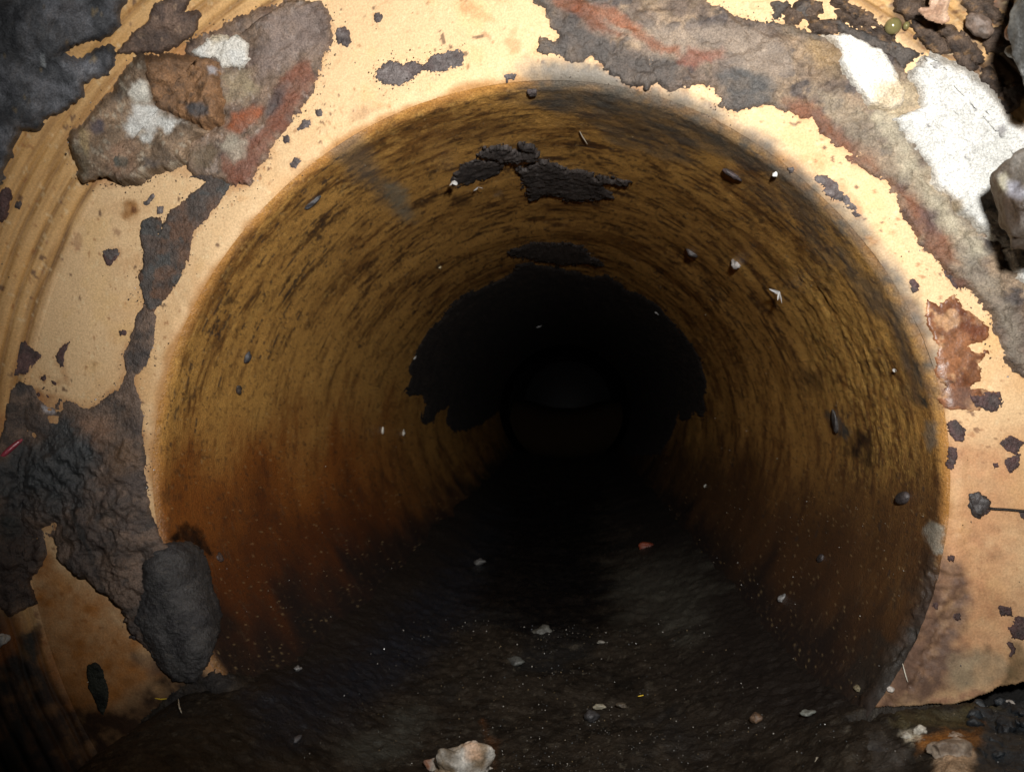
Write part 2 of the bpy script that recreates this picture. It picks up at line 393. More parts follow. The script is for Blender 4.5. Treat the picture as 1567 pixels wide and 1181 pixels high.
def disp_face(P, th, s, px, py):
    g, _ = groove(th, s)
    return (.00022 * fbm(P, .012, 4) + .0007 * fbm(P, .06, 2)) * ss(0, 12, s - N_BORE - 8) + g + chip(P, th, s) - .010 * ss(-1, 4, sdf(px, py, NOTCH) + 3 * fbm(P, .004, 3))
NOTCH = Z('I 870,899 890,895 1000,893 1100,884 1200,889 1300,863 1390,833 1450,803 1552,783 1700,783 1700,1400 700,1400 800,920')
STAINS_SHADE = [   # thin stains soaked into the face, plus painted gap dark and light falloff
    (Z('P 1380,640 1567,660 1567,1060 1340,1085 1405,900 1445,760'), alb(200, 148, 106), .75, 40, 20, .01),
    (Z('B 430,560 600,690 900,690 900,640 640,560 560,520'), alb(150, 120, 90), 0, 6, 5),
    (Z('B 40,500 100,480 170,490 150,530 60,540'), alb(190, 145, 110), .45, 6, 7, .002),
    (Z('B 640,150 690,160 685,185 650,175'), alb(150, 105, 70), .7, 3, 4, .002),
    (Z('B 590,50 640,30 700,100 660,110 580,100'), alb(200, 150, 100), .5, 4, 8, .002),
    (Z('B 900,300 960,260 1150,290 1230,350 1300,370 1250,400 1100,360 900,360'), alb(120, 112, 100), .85, 9, 7, .004),
    (Z('C -20,470 100,520 250,620 420,740 560,860 640,960 560,900 400,780 200,640 60,560'), alb(150, 132, 108), .55, 12, 6, .003),
    (Z('F 860,0 900,60 880,120 960,220 1040,330 1090,470 1060,460 980,330 880,180 800,50 780,0'), alb(118, 105, 90), .85, 6, 4, .003),
    (Z('F 905,30 945,35 940,70 905,65'), alb(110, 98, 88), .8, 4, 4, .002),
    (Z('C 850,1070 900,1080 895,1110 860,1110'), alb(165, 120, 75), .6, 4, 5, .002),
    (Z('D 415,480 445,485 435,520 420,510'), alb(150, 105, 50), .7, 3, 3, .002),
    (Z('A 545,910 600,900 640,950 620,975 560,985'), alb(150, 100, 45), .8, 5, 5, .002),
    (Z('A 590,930 620,935 615,965 590,960'), alb(80, 35, 15), .8, 2, 2, .002),
    (Z('A 330,1050 360,1060 360,1130 340,1140 320,1100'), alb(160, 110, 80), .5, 3, 6, .002),
    (Z('A 510,1030 545,1040 540,1060 510,1060'), alb(150, 105, 75), .6, 3, 5, .002),
    # brown varnish film on the right
    (Z('F 1150,330 1230,330 1280,420 1250,560 1180,560 1170,420'), alb(176, 130, 98), .7, 14, 10, .003, .4),
    (Z('F 1180,600 1310,600 1320,700 1200,690'), alb(122, 92, 80), .8, 6, 6, .002),
    (Z('F 1240,200 1290,250 1390,330 1390,370 1320,390 1270,330'), alb(120, 66, 36), .7, 6, 5, .002, .18),
    # greyed, greasy sector bottom right
    (Z('I 1160,180 1260,230 1340,430 1260,540 1250,610 1330,660 1300,760 1130,850 1100,885 890,890 1000,620 1100,380'), alb(112, 86, 70), .92, 14, 10, .006),
    (Z('I 1220,690 1340,640 1470,640 1480,720 1400,790 1280,820 1220,770'), alb(176, 155, 124), .8, 12, 9, .004),
    (Z('I 1130,840 1250,830 1340,800 1390,830 1300,860 1200,885 1120,885'), alb(160, 116, 92), .75, 5, 6, .003),
    (Z('I 1370,600 1400,600 1400,640 1375,640'), alb(110, 85, 60), .7, 6, 6, .002),
    # dark of the gap below the broken edge, painted black
    (NOTCH, (.010, .009, .008), 1.0, 2.0, 3, .003),
    (Z('I 1480,600 1552,570 1600,760 1440,800 1480,680'), alb(90, 78, 52), .7, 6, 8, .003),
    # lower left: soil film over face and grooves, with dimmer light painted in
    LOWFILM_SHADE,
    (Z('P -80,900 10,930 40,1000 60,1050 70,1100 100,1300 -80,1300'), alb(22, 18, 15, .9), .85, 24, 14, .01),
    (Z('P 250,1060 300,1040 350,1050 480,1240 330,1240 280,1130'), alb(30, 28, 30, .9), .8, 18, 14, .006),
    (Z('G 90,540 130,560 170,500 195,520 190,640 150,680 110,640 90,600'), alb(44, 40, 34), .9, 3, 4, .002),
    (Z('G -10,440 40,480 90,460 100,540 90,640 -10,700'), alb(150, 88, 32), .6, 8, 8, .004),
    (Z('G 200,130 270,260 440,350 560,500 640,590 600,660 720,720 500,900 300,880 200,700 190,560 130,350'), alb(176, 114, 54), .8, 14, 8, .004),  # clay tinted darker here to paint in the flash's falloff
    (Z('G 600,640 720,680 740,730 700,760 600,700'), alb(92, 74, 62), .6, 8, 8, .003),
    (Z('G 800,850 900,840 940,880 870,930 810,910'), alb(130, 84, 62), .7, 8, 8, .003),
]
GRIME = [
    'B 165,315 240,280 290,300 330,278 380,296 420,250 480,240 540,213 562,250 550,296 490,312 440,324 380,312 340,342 270,387 200,372 168,345',
    'B 5,125 20,122 35,150 45,190 30,208 10,200 0,160', 'B 535,15 600,10 605,40 570,68 540,50', 'B 750,190 790,183 820,205 805,240 770,245 745,205',
    'B 742,335 775,322 800,340 790,362 760,360 755,375', 'B 158,68 172,62 188,72 185,90 168,95 156,85', 'B 782,145 800,135 805,165 785,165', 'B 706,205 716,203 712,228 706,225', 'B 640,262 650,260 651,275 642,276',
    'B 850,420 880,418 886,432 862,436',
    'A 1520,130 1540,125 1550,180 1530,190', 'A 1345,585 1370,550 1400,542 1402,565 1370,578', 'A 1282,620 1305,617 1310,645 1290,650', 'A 1310,740 1340,715 1358,730 1335,762 1312,765', 'A 710,935 735,932 738,960 715,965',
    'A 650,915 690,880 696,890 660,925', 'A 470,1130 530,1125 535,1150 500,1181 480,1181', 'A 1425,497 1445,495 1450,520 1435,525', 'A 75,915 90,918 86,938 75,935',
    'C 600,800 680,803 742,830 762,860 812,890 832,960 800,982 760,930 690,902 650,860', 'C 860,1015 885,1007 910,1025 905,1035 885,1022 862,1032', 'C 930,1050 968,1048 966,1056 936,1058', 'C 632,735 648,732 650,748 636,748', 'C 495,765 515,758 512,770 500,775',
    'D 95,382 190,457 130,532 64,542 80,460', 'D 250,450 280,415 322,388 292,450 290,500 318,560 315,588 292,584 282,512 255,482', 'D 190,545 205,538 213,555 203,573 190,568', 'D 236,570 275,562 280,588 245,588', 'D 540,345 570,340 572,358 548,364',
    'D 470,0 530,0 500,42 485,40', 'D 168,625 185,622 190,640 172,645', 'D 203,628 235,625 240,640 215,652', 'A 0,880 30,850 50,880 40,940 15,1000 0,1000',
    'F 1210,760 1250,750 1290,790 1280,840 1240,840 1220,800', 'F 1205,950 1220,870 1250,870 1260,910 1230,970', 'F 1440,850 1490,810 1550,850 1520,900 1480,890', 'F 1470,930 1540,900 1530,960 1490,995', 'F 1035,115 1065,110 1080,160 1050,165',
    'F 1318,640 1400,618 1440,625 1456,680 1420,712 1360,690 1340,690', 'F 1190,70 1215,68 1240,110 1252,150 1230,130', 'F 1420,945 1438,940 1440,952 1425,958',
    'I 1340,0 1400,0 1385,20 1360,30', 'I 1530,0 1570,0 1570,55 1540,40', 'I 1490,535 1530,480 1570,480 1570,590 1510,570', 'I 1435,430 1490,440 1500,480 1450,470', 'I 1480,600 1500,605 1510,640 1490,660 1500,630', 'I 1205,205 1225,200 1235,222 1215,232', 'I 1250,480 1262,478 1266,495 1254,497',
    'I 1155,425 1160,428 1158,448 1152,446',
]
BAND = Z('B 870,-60 880,10 920,30 930,80 962,130 990,180 900,185 880,245 960,255 1080,292 1130,250 1160,270 1210,322 1320,390 1400,402 1420,370 1490,410 C 0,392 60,390 100,382 150,402 190,440 165,480 260,512 300,490 370,485 430,465 440,500 490,512 540,540 590,545 640,602 700,660 770,732 850,772 930,822 980,890 1000,980 1060,1060 1120,1130 F 1150,0 1200,70 1250,130 1300,140 1360,200 1400,260 1440,380 1480,470 1530,520 1600,570 1700,500 1620,200 C 1700,1240 1560,1000 1400,840 1240,700 1100,560 1060,400 960,260 830,215 750,172 640,162 560,142 500,102 430,112 360,112 290,82 220,72 140,22 60,-60')
HALO = [(Z(g), alb(176, 122, 74), .5, 5, 4, .003) for g in GRIME] + [(BAND, alb(188, 132, 82), .6, 9, 8, .004)] + [(Z('A 308,625 340,590 560,330 640,250 1100,80 1330,0 1490,80 1490,190 1420,370 1280,590 1130,840 1000,900 870,1060 850,1181 D 830,60 665,270 640,180 650,0 A 700,1080 930,820 760,770 580,840 378,830'), alb(180, 124, 74), .55, 8, 7, .004), (Z('D 30,680 90,575 280,640 400,700 530,600 560,450 655,270 692,420 612,550 650,730 655,1000 680,1181 G 690,40 740,150 640,600 400,310 210,112 130,330 40,480 -200,400 D -200,900'), alb(176, 118, 68), .6, 8, 7, .004)]
def col_face(P, th, s, px, py):
    n_ = len(P)
    col = np.empty((n_, 4)); col[:, :3] = TAN; col[:, 3] = .62
    b1 = fbm(P, .03, 4, .5, off=1); b2 = fbm(P, .009, 4, .55, off=2)
    mixc(col, .6 * ss(-.2, 1.0, b1 + .4 * b2), alb(218, 162, 98))
    mixc(col, .4 * ss(.2, .9, fbm(P, .014, 5, .65, off=44)), alb(190, 132, 76))
    mixc(col, .5 * ss(.1, .9, b2 - .3 * b1), alb(240, 200, 140))
    mixc(col, .35 * ss(.45, 1.1, fbm(P, .004, 4, .6, off=4)), alb(210, 148, 84))
    _, g = groove(th, s)
    rib = ss(N_FACE - 2, N_FACE + 6, s)
    mixc(col, .62 * rib, alb(208, 158, 86, 1.2))
    mixc(col, .55 * rib * ss(.0, .7, fbm(np.stack([th * 4, np.interp(s, S_ID, ARC) * 420, 0 * th], 1), 1, 4, .6)), alb(150, 106, 54, 1.2))
    mixc(col, np.clip(.75 * g * (.75 + .6 * fbm(P, .014, 3)), 0, 1), alb(104, 70, 34, 1.2))
    # dirt gathered on the top right grooves
    tr = rib * ss(1240, 1400, px) * ss(560, 200, py)
    mixc(col, .88 * tr * ss(-.25, .25, fbm(P, .008, 4, .6, off=9) + .12), alb(74, 56, 44))
    # pin holes, mineral specks
    mixc(col, .6 * ss(.92, 1.1, fbm(P, .0013, 2, off=6)), alb(150, 92, 48))
    mixc(col, .8 * ss(1.0, 1.1, fbm(P, .0020, 2, off=26) + .25 * fbm(P, .02, 2, off=27)), alb(96, 66, 50))
    mixc(col, .4 * ss(.7, 1.0, fbm(P, .0012, 2, off=36)), alb(250, 226, 180))
    sc = np.abs(fbm(P + .002 * fbm(P, .006, 2)[:, None], .016, 2, .5, off=51))
    mixc(col, .35 * ss(.022, .004, sc) * ss(0, .5, fbm(P, .02, 2, off=52)), alb(170, 118, 70))
    # bore side of the rounded lip picks up the brown of the bore
    e = N_BORE + 15 - s + 3 * fbm(P, .01, 3)
    mixc(col, .8 * ss(3.5, 8, e) * ss(-16, -5, np.degrees(th)), alb(180, 124, 58))
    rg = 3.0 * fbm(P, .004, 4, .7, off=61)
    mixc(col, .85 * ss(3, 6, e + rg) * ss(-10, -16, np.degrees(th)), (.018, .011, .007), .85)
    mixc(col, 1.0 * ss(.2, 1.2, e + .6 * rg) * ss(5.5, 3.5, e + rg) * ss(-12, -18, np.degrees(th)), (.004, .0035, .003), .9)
    low = -P[:, 2] + .012 * fbm(P, .03, 3)
    mixc(col, .55 * ss(.02, .07, low) * ss(.02, -.06, P[:, 0]), alb(190, 122, 58))  # lower left face tinted darker, painting in the flash's falloff
    film(col, P, px, py, th, s)
    paint(col, px, py, P, HALO + STAINS_SHADE)
    return col
part_slice('end_face', N_BORE + 8, N_FACE, M_CLAY, col_face, disp_face)
part_slice('grooved_socket', N_FACE, NS - 1, M_CLAY, col_face, disp_face)

# far end: the next length of pipe, a lip and a silted end
def lathe(name, pr, mat, colf, parent, nt=180):
    pr = np.array(pr); t = np.linspace(0, 2 * np.pi, nt + 1)
    V = np.stack([pr[None, :, 0] * np.cos(t)[:, None], np.broadcast_to(pr[None, :, 1], (nt + 1, len(pr))), pr[None, :, 0] * np.sin(t)[:, None]], -1).reshape(-1, 3)
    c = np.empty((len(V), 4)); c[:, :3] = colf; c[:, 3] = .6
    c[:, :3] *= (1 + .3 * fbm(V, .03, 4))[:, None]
    return mesh_obj(name, V, grid_faces(nt + 1, len(pr))[:, ::-1], mat, parent, c)
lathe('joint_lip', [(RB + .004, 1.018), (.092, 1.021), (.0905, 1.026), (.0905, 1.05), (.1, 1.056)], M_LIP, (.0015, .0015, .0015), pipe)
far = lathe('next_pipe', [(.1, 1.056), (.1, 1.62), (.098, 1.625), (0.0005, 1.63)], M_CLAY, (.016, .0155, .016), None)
tag(far, 'far grey length of pipe beyond the dark joint, closing the bore', 'pipe')

# ------------------------------------------------------------------ crusts: height fields with ragged edges grown on the pipe's surface
def crust(name, poly, thick, edge, rag, colour, mat, parent=None, res=1.0, rough=.3, rough_size=.004, seed=0.0, ragsize=.004, base=0.0, lump=0.0, lump_size=.012, ops=(), slope=None, rim_thin=False):
    lo, hi = poly.min(0) - 2 * rag - 6, poly.max(0) + 2 * rag + 6
    inb = (bx > lo[0]) & (bx < hi[0]) & (by > lo[1]) & (by < hi[1]) & (gT < math.radians(229))
    it, is_ = np.nonzero(inb)
    t0, t1 = TH[it.min()], TH[it.max()]; s0, s1 = max(is_.min() - 1, 0), min(is_.max() + 1, NS - 1)
    nt = max(6, int((t1 - t0) / math.radians(.25) * res)); ns = max(6, int((s1 - s0) * res))
    T, S = np.meshgrid(np.linspace(t0, t1, nt), np.linspace(s0, s1, ns), indexing='ij')
    T = T.ravel(); S = S.ravel()
    P, N = surf(T, S)
    px, py = project(P)
    d = sdf(px, py, poly)
    d = d + rag * fbm(P, ragsize, 5, .62, off=seed + 1) + rag * .55 * fbm(P, ragsize * .22, 3, .65, off=seed + 9)
    d = d + 1.6
    t = np.clip(d / edge, 0, 1)
    prf = np.sqrt(np.clip(1 - (1 - t) ** 2, 0, 1))
    nz = fbm(P, rough_size, 6, .68, off=seed)
    lz = fbm(P, lump_size, 3, .5, off=seed + 4)
    h = base + thick * prf * np.clip(1 + rough * nz + lump * lz, .12, 3)
    if slope is not None: h = h * slope(px, py)
    g, _ = groove(T, S)
    h = h - base * (1 - ss(0, 1.2, d / edge * 3))
    h = np.where(d > 0, h + .3 * np.minimum(g, 0), np.maximum(-.0009, -.0012 * np.clip(-d / 2, 0, 1)) + g)
    col = np.empty((len(P), 4)); col[:, 3] = .6
    col[:, :3] = colour(P, px, py, nz, lz, t)
    paint(col, px, py, P, ops)
    fa = grid_faces(nt, ns)
    keep = (d[fa] > -1.5).any(1)
    fa = fa[keep]
    used = np.unique(fa); mp = np.zeros(len(P), np.int32); mp[used] = np.arange(len(used))
    V = (P + N * h[:, None])[used]
    o = V.mean(0)
    ob = mesh_obj(name, V, mp[fa][:, ::-1], mat, parent, col[used])
    return ob
def two(c1, c2, size=.004, lo=-.3, hi=.5, c3=None, size3=.0015, a3=.7, thr=.45, off=0.0):
    c1, c2 = np.array(c1), np.array(c2)
    def f(P, px, py, nz, lz, t):
        m = ss(lo, hi, fbm(P, size, 4, .6, off=off + 2))[:, None]
        c = c1 + (c2 - c1) * m
        if c3 is not None:
            m = a3 * ss(thr, thr + .25, fbm(P, size3, 3, .6, off=off + 12))[:, None]
            c = c + (np.array(c3) - c) * m
        g = 1 + .42 * fbm(P, .0045, 5, .68, off=off + 21) + .28 * fbm(P, .0011, 3, .7, off=off + 31)
        g = g * (1 - .55 * ss(.45, .9, fbm(P, .0017, 3, .6, off=off + 41)))
        g = g + .35 * ss(.8, 1.1, fbm(P, .0010, 2, .6, off=off + 51))
        return np.clip(c * np.clip(g, .2, 1.8)[:, None], 0.004, .86)
    return f
def two2(c1, c2, size, c3=None, a3=.5, size3=.0015, thr=.5):
    c1, c2 = np.array(c1), np.array(c2)
    def f(P, px, py, nz, lz, t):
        c = c1 + (c2 - c1) * ss(-.3, .5, fbm(P, size, 4, .6))[:, None]
        c = c + (np.array(c3) - c) * (a3 * ss(thr - .1, thr + .3, fbm(P, size3, 3, .6, off=12)))[:, None]
        c = c * (1 - .5 * ss(.85, 1.15, fbm(P, .0012, 3, .6, off=41)))[:, None]
        edge_ = (ss(.55, .0, t + .25 * nz))[:, None]
        return c + (alb(176, 156, 126) - c) * .45 * edge_
    return f
GREYD = alb(84, 84, 86); GREYB = alb(58, 58, 62); BROWN = alb(116, 84, 62); DKBR = alb(84, 62, 52); RUST = alb(140, 82, 50); PINK = alb(166, 138, 122)
WHITE = np.array((.62, .62, .59)); CREAM = alb(226, 206, 172); OLIVE = alb(136, 120, 90)

# --- upper left: dark clod
clod = crust('dirt_clod', Z('A -400,-400 640,-400 610,-20 545,30 540,120 440,170 290,215 265,250 330,265 500,215 525,290 480,350 390,380 385,430 260,510 195,540 180,590 100,590 60,680 30,760 0,830 -80,960 -400,1000'),
             .0062, 11, 7, two(alb(112, 114, 120, 1.3), alb(78, 80, 84, 1.3), .006, c3=alb(160, 138, 98, 1.3), size3=.0022, a3=.5, thr=.62), M_DIRT, None, .9, .30, .006, 1.0, .006, lump=.4,
             ops=[(Z('A 190,240 210,240 208,290 190,285'), alb(190, 196, 200), .8, 2, 2, .002)])
tag(clod, 'dark grey dirt clod stuck on the grooves in the upper corner, with ragged lower edge', 'dirt clod')
flap = crust('dirt_flake', Z('A 530,240 580,170 680,95 700,20 790,-20 860,-20 830,60 900,60 890,140 800,210 720,245 600,240'), .0022, 8, 4,
             two(alb(120, 98, 84), alb(90, 74, 66), .004, c3=alb(190, 160, 130), a3=.4, thr=.55), M_CRUST, None, 1.1, .4, .003, 2.0, lump=.4)
tag(flap, 'brown grey flake of dirt between the dark corner clod and the patchy mineral scab', 'dirt flake')

# --- upper left: patchy mineral scab (several layers)
scab = bpy.data.objects.new('mineral_scab', None); COL.objects.link(scab)
tag(scab, 'lobed mineral scab with white, brown and rust patches on the left of the face', 'mineral crust')
def c_scab(P, px, py, nz, lz, t):
    c = two(alb(150, 126, 102), alb(112, 94, 76), .007, c3=alb(196, 186, 166), a3=.5, thr=.3)(P, px, py, nz, lz, t)
    return c
crust('rust_film', Z('A 900,780 1120,780 1135,825 1040,840 1000,900 930,990 870,1060 850,1181 D 845,0 830,60 800,120 740,205 700,240 680,265 665,250 650,180 630,110 650,60 655,0 A 640,1060 640,1000 680,985 725,985 740,1030 700,1080 760,970 850,895 930,822 860,800'),
      .0007, 4, 3, two(alb(112, 84, 66), alb(84, 74, 68), .007, c3=alb(74, 78, 78), size3=.004, a3=.7, thr=.1), M_CRUST, scab, 1.1, .5, .003, 3.0, .002)
crust('rust_crust', Z('A 830,230 900,170 1100,80 1180,40 1250,30 1330,5 1440,12 1490,80 1490,190 1440,262 1420,370 1340,500 1280,590 1220,680 1190,730 1130,830 1040,832 950,800 860,790 840,740 870,650 930,600 1020,570 1000,430 900,300'),
      .0018, 14, 6, two(alb(138, 116, 98), alb(104, 86, 76), .006, c3=alb(180, 166, 156), size3=.002, a3=.5, thr=.35), M_CRUST, scab, 1.1, .5, .004, 4.0, .003, lump=.5,
      ops=[(Z('A 1200,120 1300,60 1440,30 1480,100 1470,200 1420,270 1260,300 1180,380 1180,240'), alb(140, 124, 116), .75, 14, 12, .004),
           (Z('A 1410,280 1420,370 1340,500 1280,590 1220,680 1190,730 1130,830 1040,830 1020,740 1130,640 1230,520 1250,400 1330,320'), alb(128, 80, 60), .85, 7, 9, .004),
           (Z('A 1060,520 1150,480 1200,500 1180,570 1080,610 1030,580'), alb(152, 84, 48), .85, 6, 6, .003),
           (Z('A 1200,500 1240,420 1310,380 1300,440 1240,530 1210,540'), alb(84, 74, 72), .7, 6, 6, .003),
           (Z('A 1060,620 1130,640 1120,730 1060,730 1000,660'), alb(178, 168, 150), .7, 6, 8, .003),
           (Z('A 860,690 950,640 1000,700 960,790 880,770'), alb(116, 100, 78), .7, 6, 8, .003),
           (Z('A 1030,330 1130,330 1180,400 1100,470 1030,480'), alb(160, 146, 116), .6, 8, 8, .003)])
crust('white_scale', Z('A 850,235 940,180 1020,148 1100,178 1142,205 1142,280 1095,325 1010,315 980,282 900,262'), .0026, 9, 5,
      two2(WHITE, alb(236, 232, 222), .005, c3=alb(190, 184, 170), a3=.4), M_CRUST, scab, 1.2, .25, .003, 5.0, .003, base=.0010, lump=.25, ops=[(Z('A 940,150 1060,130 1120,150 1060,185 960,190'), alb(206, 190, 160), .7, 5, 6, .003)])
crust('lobed_plate', Z('A 308,625 340,590 420,500 500,420 560,330 640,250 740,330 760,480 820,540 900,575 950,600 870,650 850,740 760,768 700,790 640,832 580,838 500,797 460,800 378,828 345,740 320,660'),
      .0046, 10, 4.5, c_scab, M_CRUST, scab, 1.2, .22, .006, 6.0, .004, lump=.35,
      ops=[(Z('A 600,470 690,470 740,530 850,570 800,600 740,600 700,640 660,600 590,610 580,530'), WHITE, .9, 7, 9, .003),
           (Z('A 590,370 640,350 670,400 680,450 620,470 580,420'), alb(226, 222, 210), .85, 5, 7, .003),
           (Z('A 650,620 700,620 705,655 665,655'), WHITE, .9, 3, 3, .003),
           (Z('A 500,650 600,620 660,700 640,790 560,800 490,760'), alb(160, 128, 104), .7, 8, 8, .003),
           (Z('A 545,725 605,720 610,770 555,770'), alb(86, 88, 80), .85, 4, 5, .002),
           (Z('A 680,730 740,740 730,770 680,775'), alb(84, 78, 76), .8, 4, 4, .002),
           (Z('A 400,540 460,540 470,590 430,600'), alb(84, 76, 84), .8, 4, 5, .002),
           (Z('A 330,640 400,680 400,790 370,800'), alb(104, 92, 72), .7, 6, 6, .002),
           (Z('A 370,560 400,600 390,700 360,640'), alb(206, 180, 130), .5, 4, 5, .002),
           (Z('A 500,420 550,400 560,450 510,460'), alb(72, 66, 62), .6, 3, 5, .002)])
crust('brown_lobe', Z('A 640,262 760,250 900,258 985,290 1015,345 1010,420 1030,485 1010,572 940,592 870,562 740,512 700,462 660,402 638,330'),
      .0060, 14, 4.5, two(alb(150, 112, 78), alb(122, 92, 66), .006, c3=alb(100, 78, 60), a3=.5, thr=.4), M_CRUST, scab, 1.2, .22, .005, 7.0, .003, lump=.3,
      ops=[(Z('A 880,500 940,490 985,510 980,550 920,565 885,540'), alb(82, 78, 78), .85, 4, 4, .002),
           (Z('A 975,330 1000,325 1005,360 980,365'), alb(190, 190, 196), .8, 2, 2, .002)])

# --- upper right: the long crust band with its white scale
band = bpy.data.objects.new('crust_band', None); COL.objects.link(band)
tag(band, 'long grey and rust crust band curving round the upper face with white lime scale', 'mineral crust')
crust('crust_body', BAND, .0022, 10, 6, two(alb(112, 96, 84), alb(156, 134, 110), .007, c3=alb(80, 74, 74), size3=.004, a3=.8, thr=.2), M_CRUST, band, 1.05, .75, .0035, 11.0, .003, lump=.5, lump_size=.010,
      ops=[(Z('B 1090,20 1535,130 C 60,100 330,120 520,300 430,430 260,360 100,320 B 1500,330 1300,220 1150,120'), alb(158, 142, 126), .75, 16, 16, .006),
           (Z('B 1110,40 1250,60 1330,130 1420,190 1535,220 1530,260 1420,240 1290,150 1150,90'), alb(148, 88, 56), .8, 5, 7, .004),
           (Z('B 900,-30 1090,-30 1130,40 1180,110 1300,160 1400,200 1250,190 1100,120 1020,60'), alb(126, 76, 52), .8, 7, 8, .004),
           (Z('B 870,0 940,20 1000,90 1090,130 1200,180 1350,240 1470,270 1535,300 1535,420 1420,420 1310,400 1200,330 1130,290 1080,300 880,255 900,180 990,180 930,80'), alb(86, 80, 76), .85, 8, 9, .004),
           (Z('C 150,340 300,330 430,350 440,460 420,500 260,520 150,480 200,430'), alb(86, 84, 82), .85, 8, 9, .004),
           (Z('C 40,230 180,240 200,270 60,310 0,290'), alb(138, 74, 54), .6, 8, 9, .004),
           (Z('C 560,170 700,190 740,300 700,360 620,340 560,260'), alb(170, 142, 102), .6, 14, 12, .004),
           (Z('C 470,470 600,480 700,580 850,700 960,820 1050,900 1150,1010 1250,1181 1150,1181 1060,1060 980,890 900,800 770,735 640,610 540,545'), alb(128, 84, 60), .85, 10, 8, .004),
           (Z('C 590,400 760,430 860,560 960,680 1060,800 1180,960 1240,1090 1170,1040 1060,900 900,740 740,590 640,520'), alb(152, 138, 118), .7, 12, 10, .004),
           (Z('C 940,330 1050,380 1080,480 1000,540 880,540 960,480'), alb(196, 178, 146), .75, 12, 10, .004),
           (Z('C 830,520 960,540 1060,700 1140,850 1230,960 1330,1060 1400,1181 1300,1181 1130,960 1000,760 880,600'), alb(190, 180, 156), .75, 14, 12, .004),
           (Z('C 1060,950 1150,960 1160,1050 1090,1060'), alb(86, 68, 68), .7, 8, 8, .003),
           (Z('F 1250,-20 1360,60 1460,190 1530,330 1560,520 1500,480 1430,330 1340,180 1240,60'), alb(150, 140, 124), .6, 10, 10, .004),
           (Z('F 1150,0 1220,70 1290,130 1360,200 1400,280 1430,400 1390,300 1300,200 1210,120'), alb(100, 62, 44), .7, 4, 5, .003),
           (Z('C 430,110 560,140 640,160 750,175 900,260 860,250 760,200 600,190 480,150'), alb(96, 88, 78), .6, 8, 8, .003)])
crust('white_scale', Z('C 690,215 640,170 740,165 800,195 900,240 960,330 1010,420 1000,480 930,520 840,500 780,420 720,330'), .0030, 14, 3,
      two2(WHITE, alb(240, 238, 230), .006, c3=alb(222, 214, 196), a3=.5), M_CRUST, band, 1.1, .30, .003, 12.0, .003, base=.0018, lump=.25,
      ops=[(Z('C 860,400 960,350 1010,420 1000,490 930,520 840,510'), alb(222, 196, 152), .75, 12, 10, .004), (Z('C 560,160 700,190 690,280 620,250'), alb(196, 170, 130), .6, 9, 9, .004)])
crust('lime_sheet', Z('C 1080,258 1160,242 1265,300 1375,372 1465,455 1510,545 1575,590 1720,640 1800,1300 1700,1300 1600,1250 F 1556,170 1470,60 1420,-40 C 1440,1130 1330,1040 1235,955 1210,905 1140,850 1125,765 1055,700 975,605 940,545 1060,490 1070,420 1030,370 1040,320 1090,280'), .0034, 16, 5,
      two2(WHITE, np.array((.52, .52, .49)), .009, c3=alb(206, 204, 196), size3=.0018, a3=.5, thr=.5), M_CRUST, band, 1.05, .30, .003, 13.0, .003, base=.0014, lump=.25,
      ops=[(Z('C 1150,270 1180,270 1180,310 1155,315'), alb(110, 104, 108), .7, 3, 4, .002),
           (Z('C 1420,590 1475,545 1490,580 1450,630'), alb(120, 116, 118), .8, 3, 2, .002),
           (Z('C 1165,860 1250,920 1230,980 1190,1020 1160,920'), alb(176, 150, 116), .8, 6, 6, .003),
           (Z('C 1230,930 1280,1030 1350,1130 1290,1120 1200,1000'), alb(160, 148, 122), .6, 7, 7, .003),
           (Z('C 1300,500 1312,500 1310,530 1298,528'), alb(90, 84, 90), .8, 1.5, 1.5, .002),
           (Z('C 1085,585 1100,585 1098,600 1086,600'), alb(80, 74, 80), .8, 1.5, 1, .002),
           (Z('C 1255,725 1280,740 1275,748 1252,732'), alb(70, 66, 66), .8, 1.2, 1.5, .002),
           (Z('F 1400,150 1500,190 1600,330 1600,560 1500,430 1440,260'), alb(176, 170, 150), .8, 12, 10, .003)])
crust('dark_crust', Z('C 1030,290 1010,330 1040,380 1085,400 1070,440 1040,440 980,360 940,290 820,210 720,150 700,130 600,120 560,80 480,60 430,90 420,20 480,15 490,60 560,10 600,20 560,70 640,100 720,90 760,130 840,140 940,190 1050,230 1100,240 1060,270'),
      .0016, 8, 5, two(alb(90, 82, 76), alb(64, 60, 58), .004, c3=alb(130, 104, 80), a3=.5), M_CRUST, band, 1.1, .5, .003, 14.0, .003, lump=.5)

# --- grime patches stuck to the face (parts of the pipe)
for gi, g in enumerate(GRIME):
    big = g.startswith(('F 1318', 'I 1490', 'C 600', 'B 165'))
    crust('grime_patch', Z(g), .0003 if not big else .0005, 2.5, 2.4 if not big else 4.5,
          two(alb(104, 96, 94), alb(80, 68, 66), .003, c3=alb(150, 142, 140), a3=.35, off=gi * 1.7) if gi < 24 else two(alb(88, 64, 62), alb(74, 62, 60), .003, c3=alb(110, 94, 88), a3=.4, off=gi * 1.7), M_CRUST, pipe, 1.3, .5, .002, 20 + gi * 1.37, .0016)

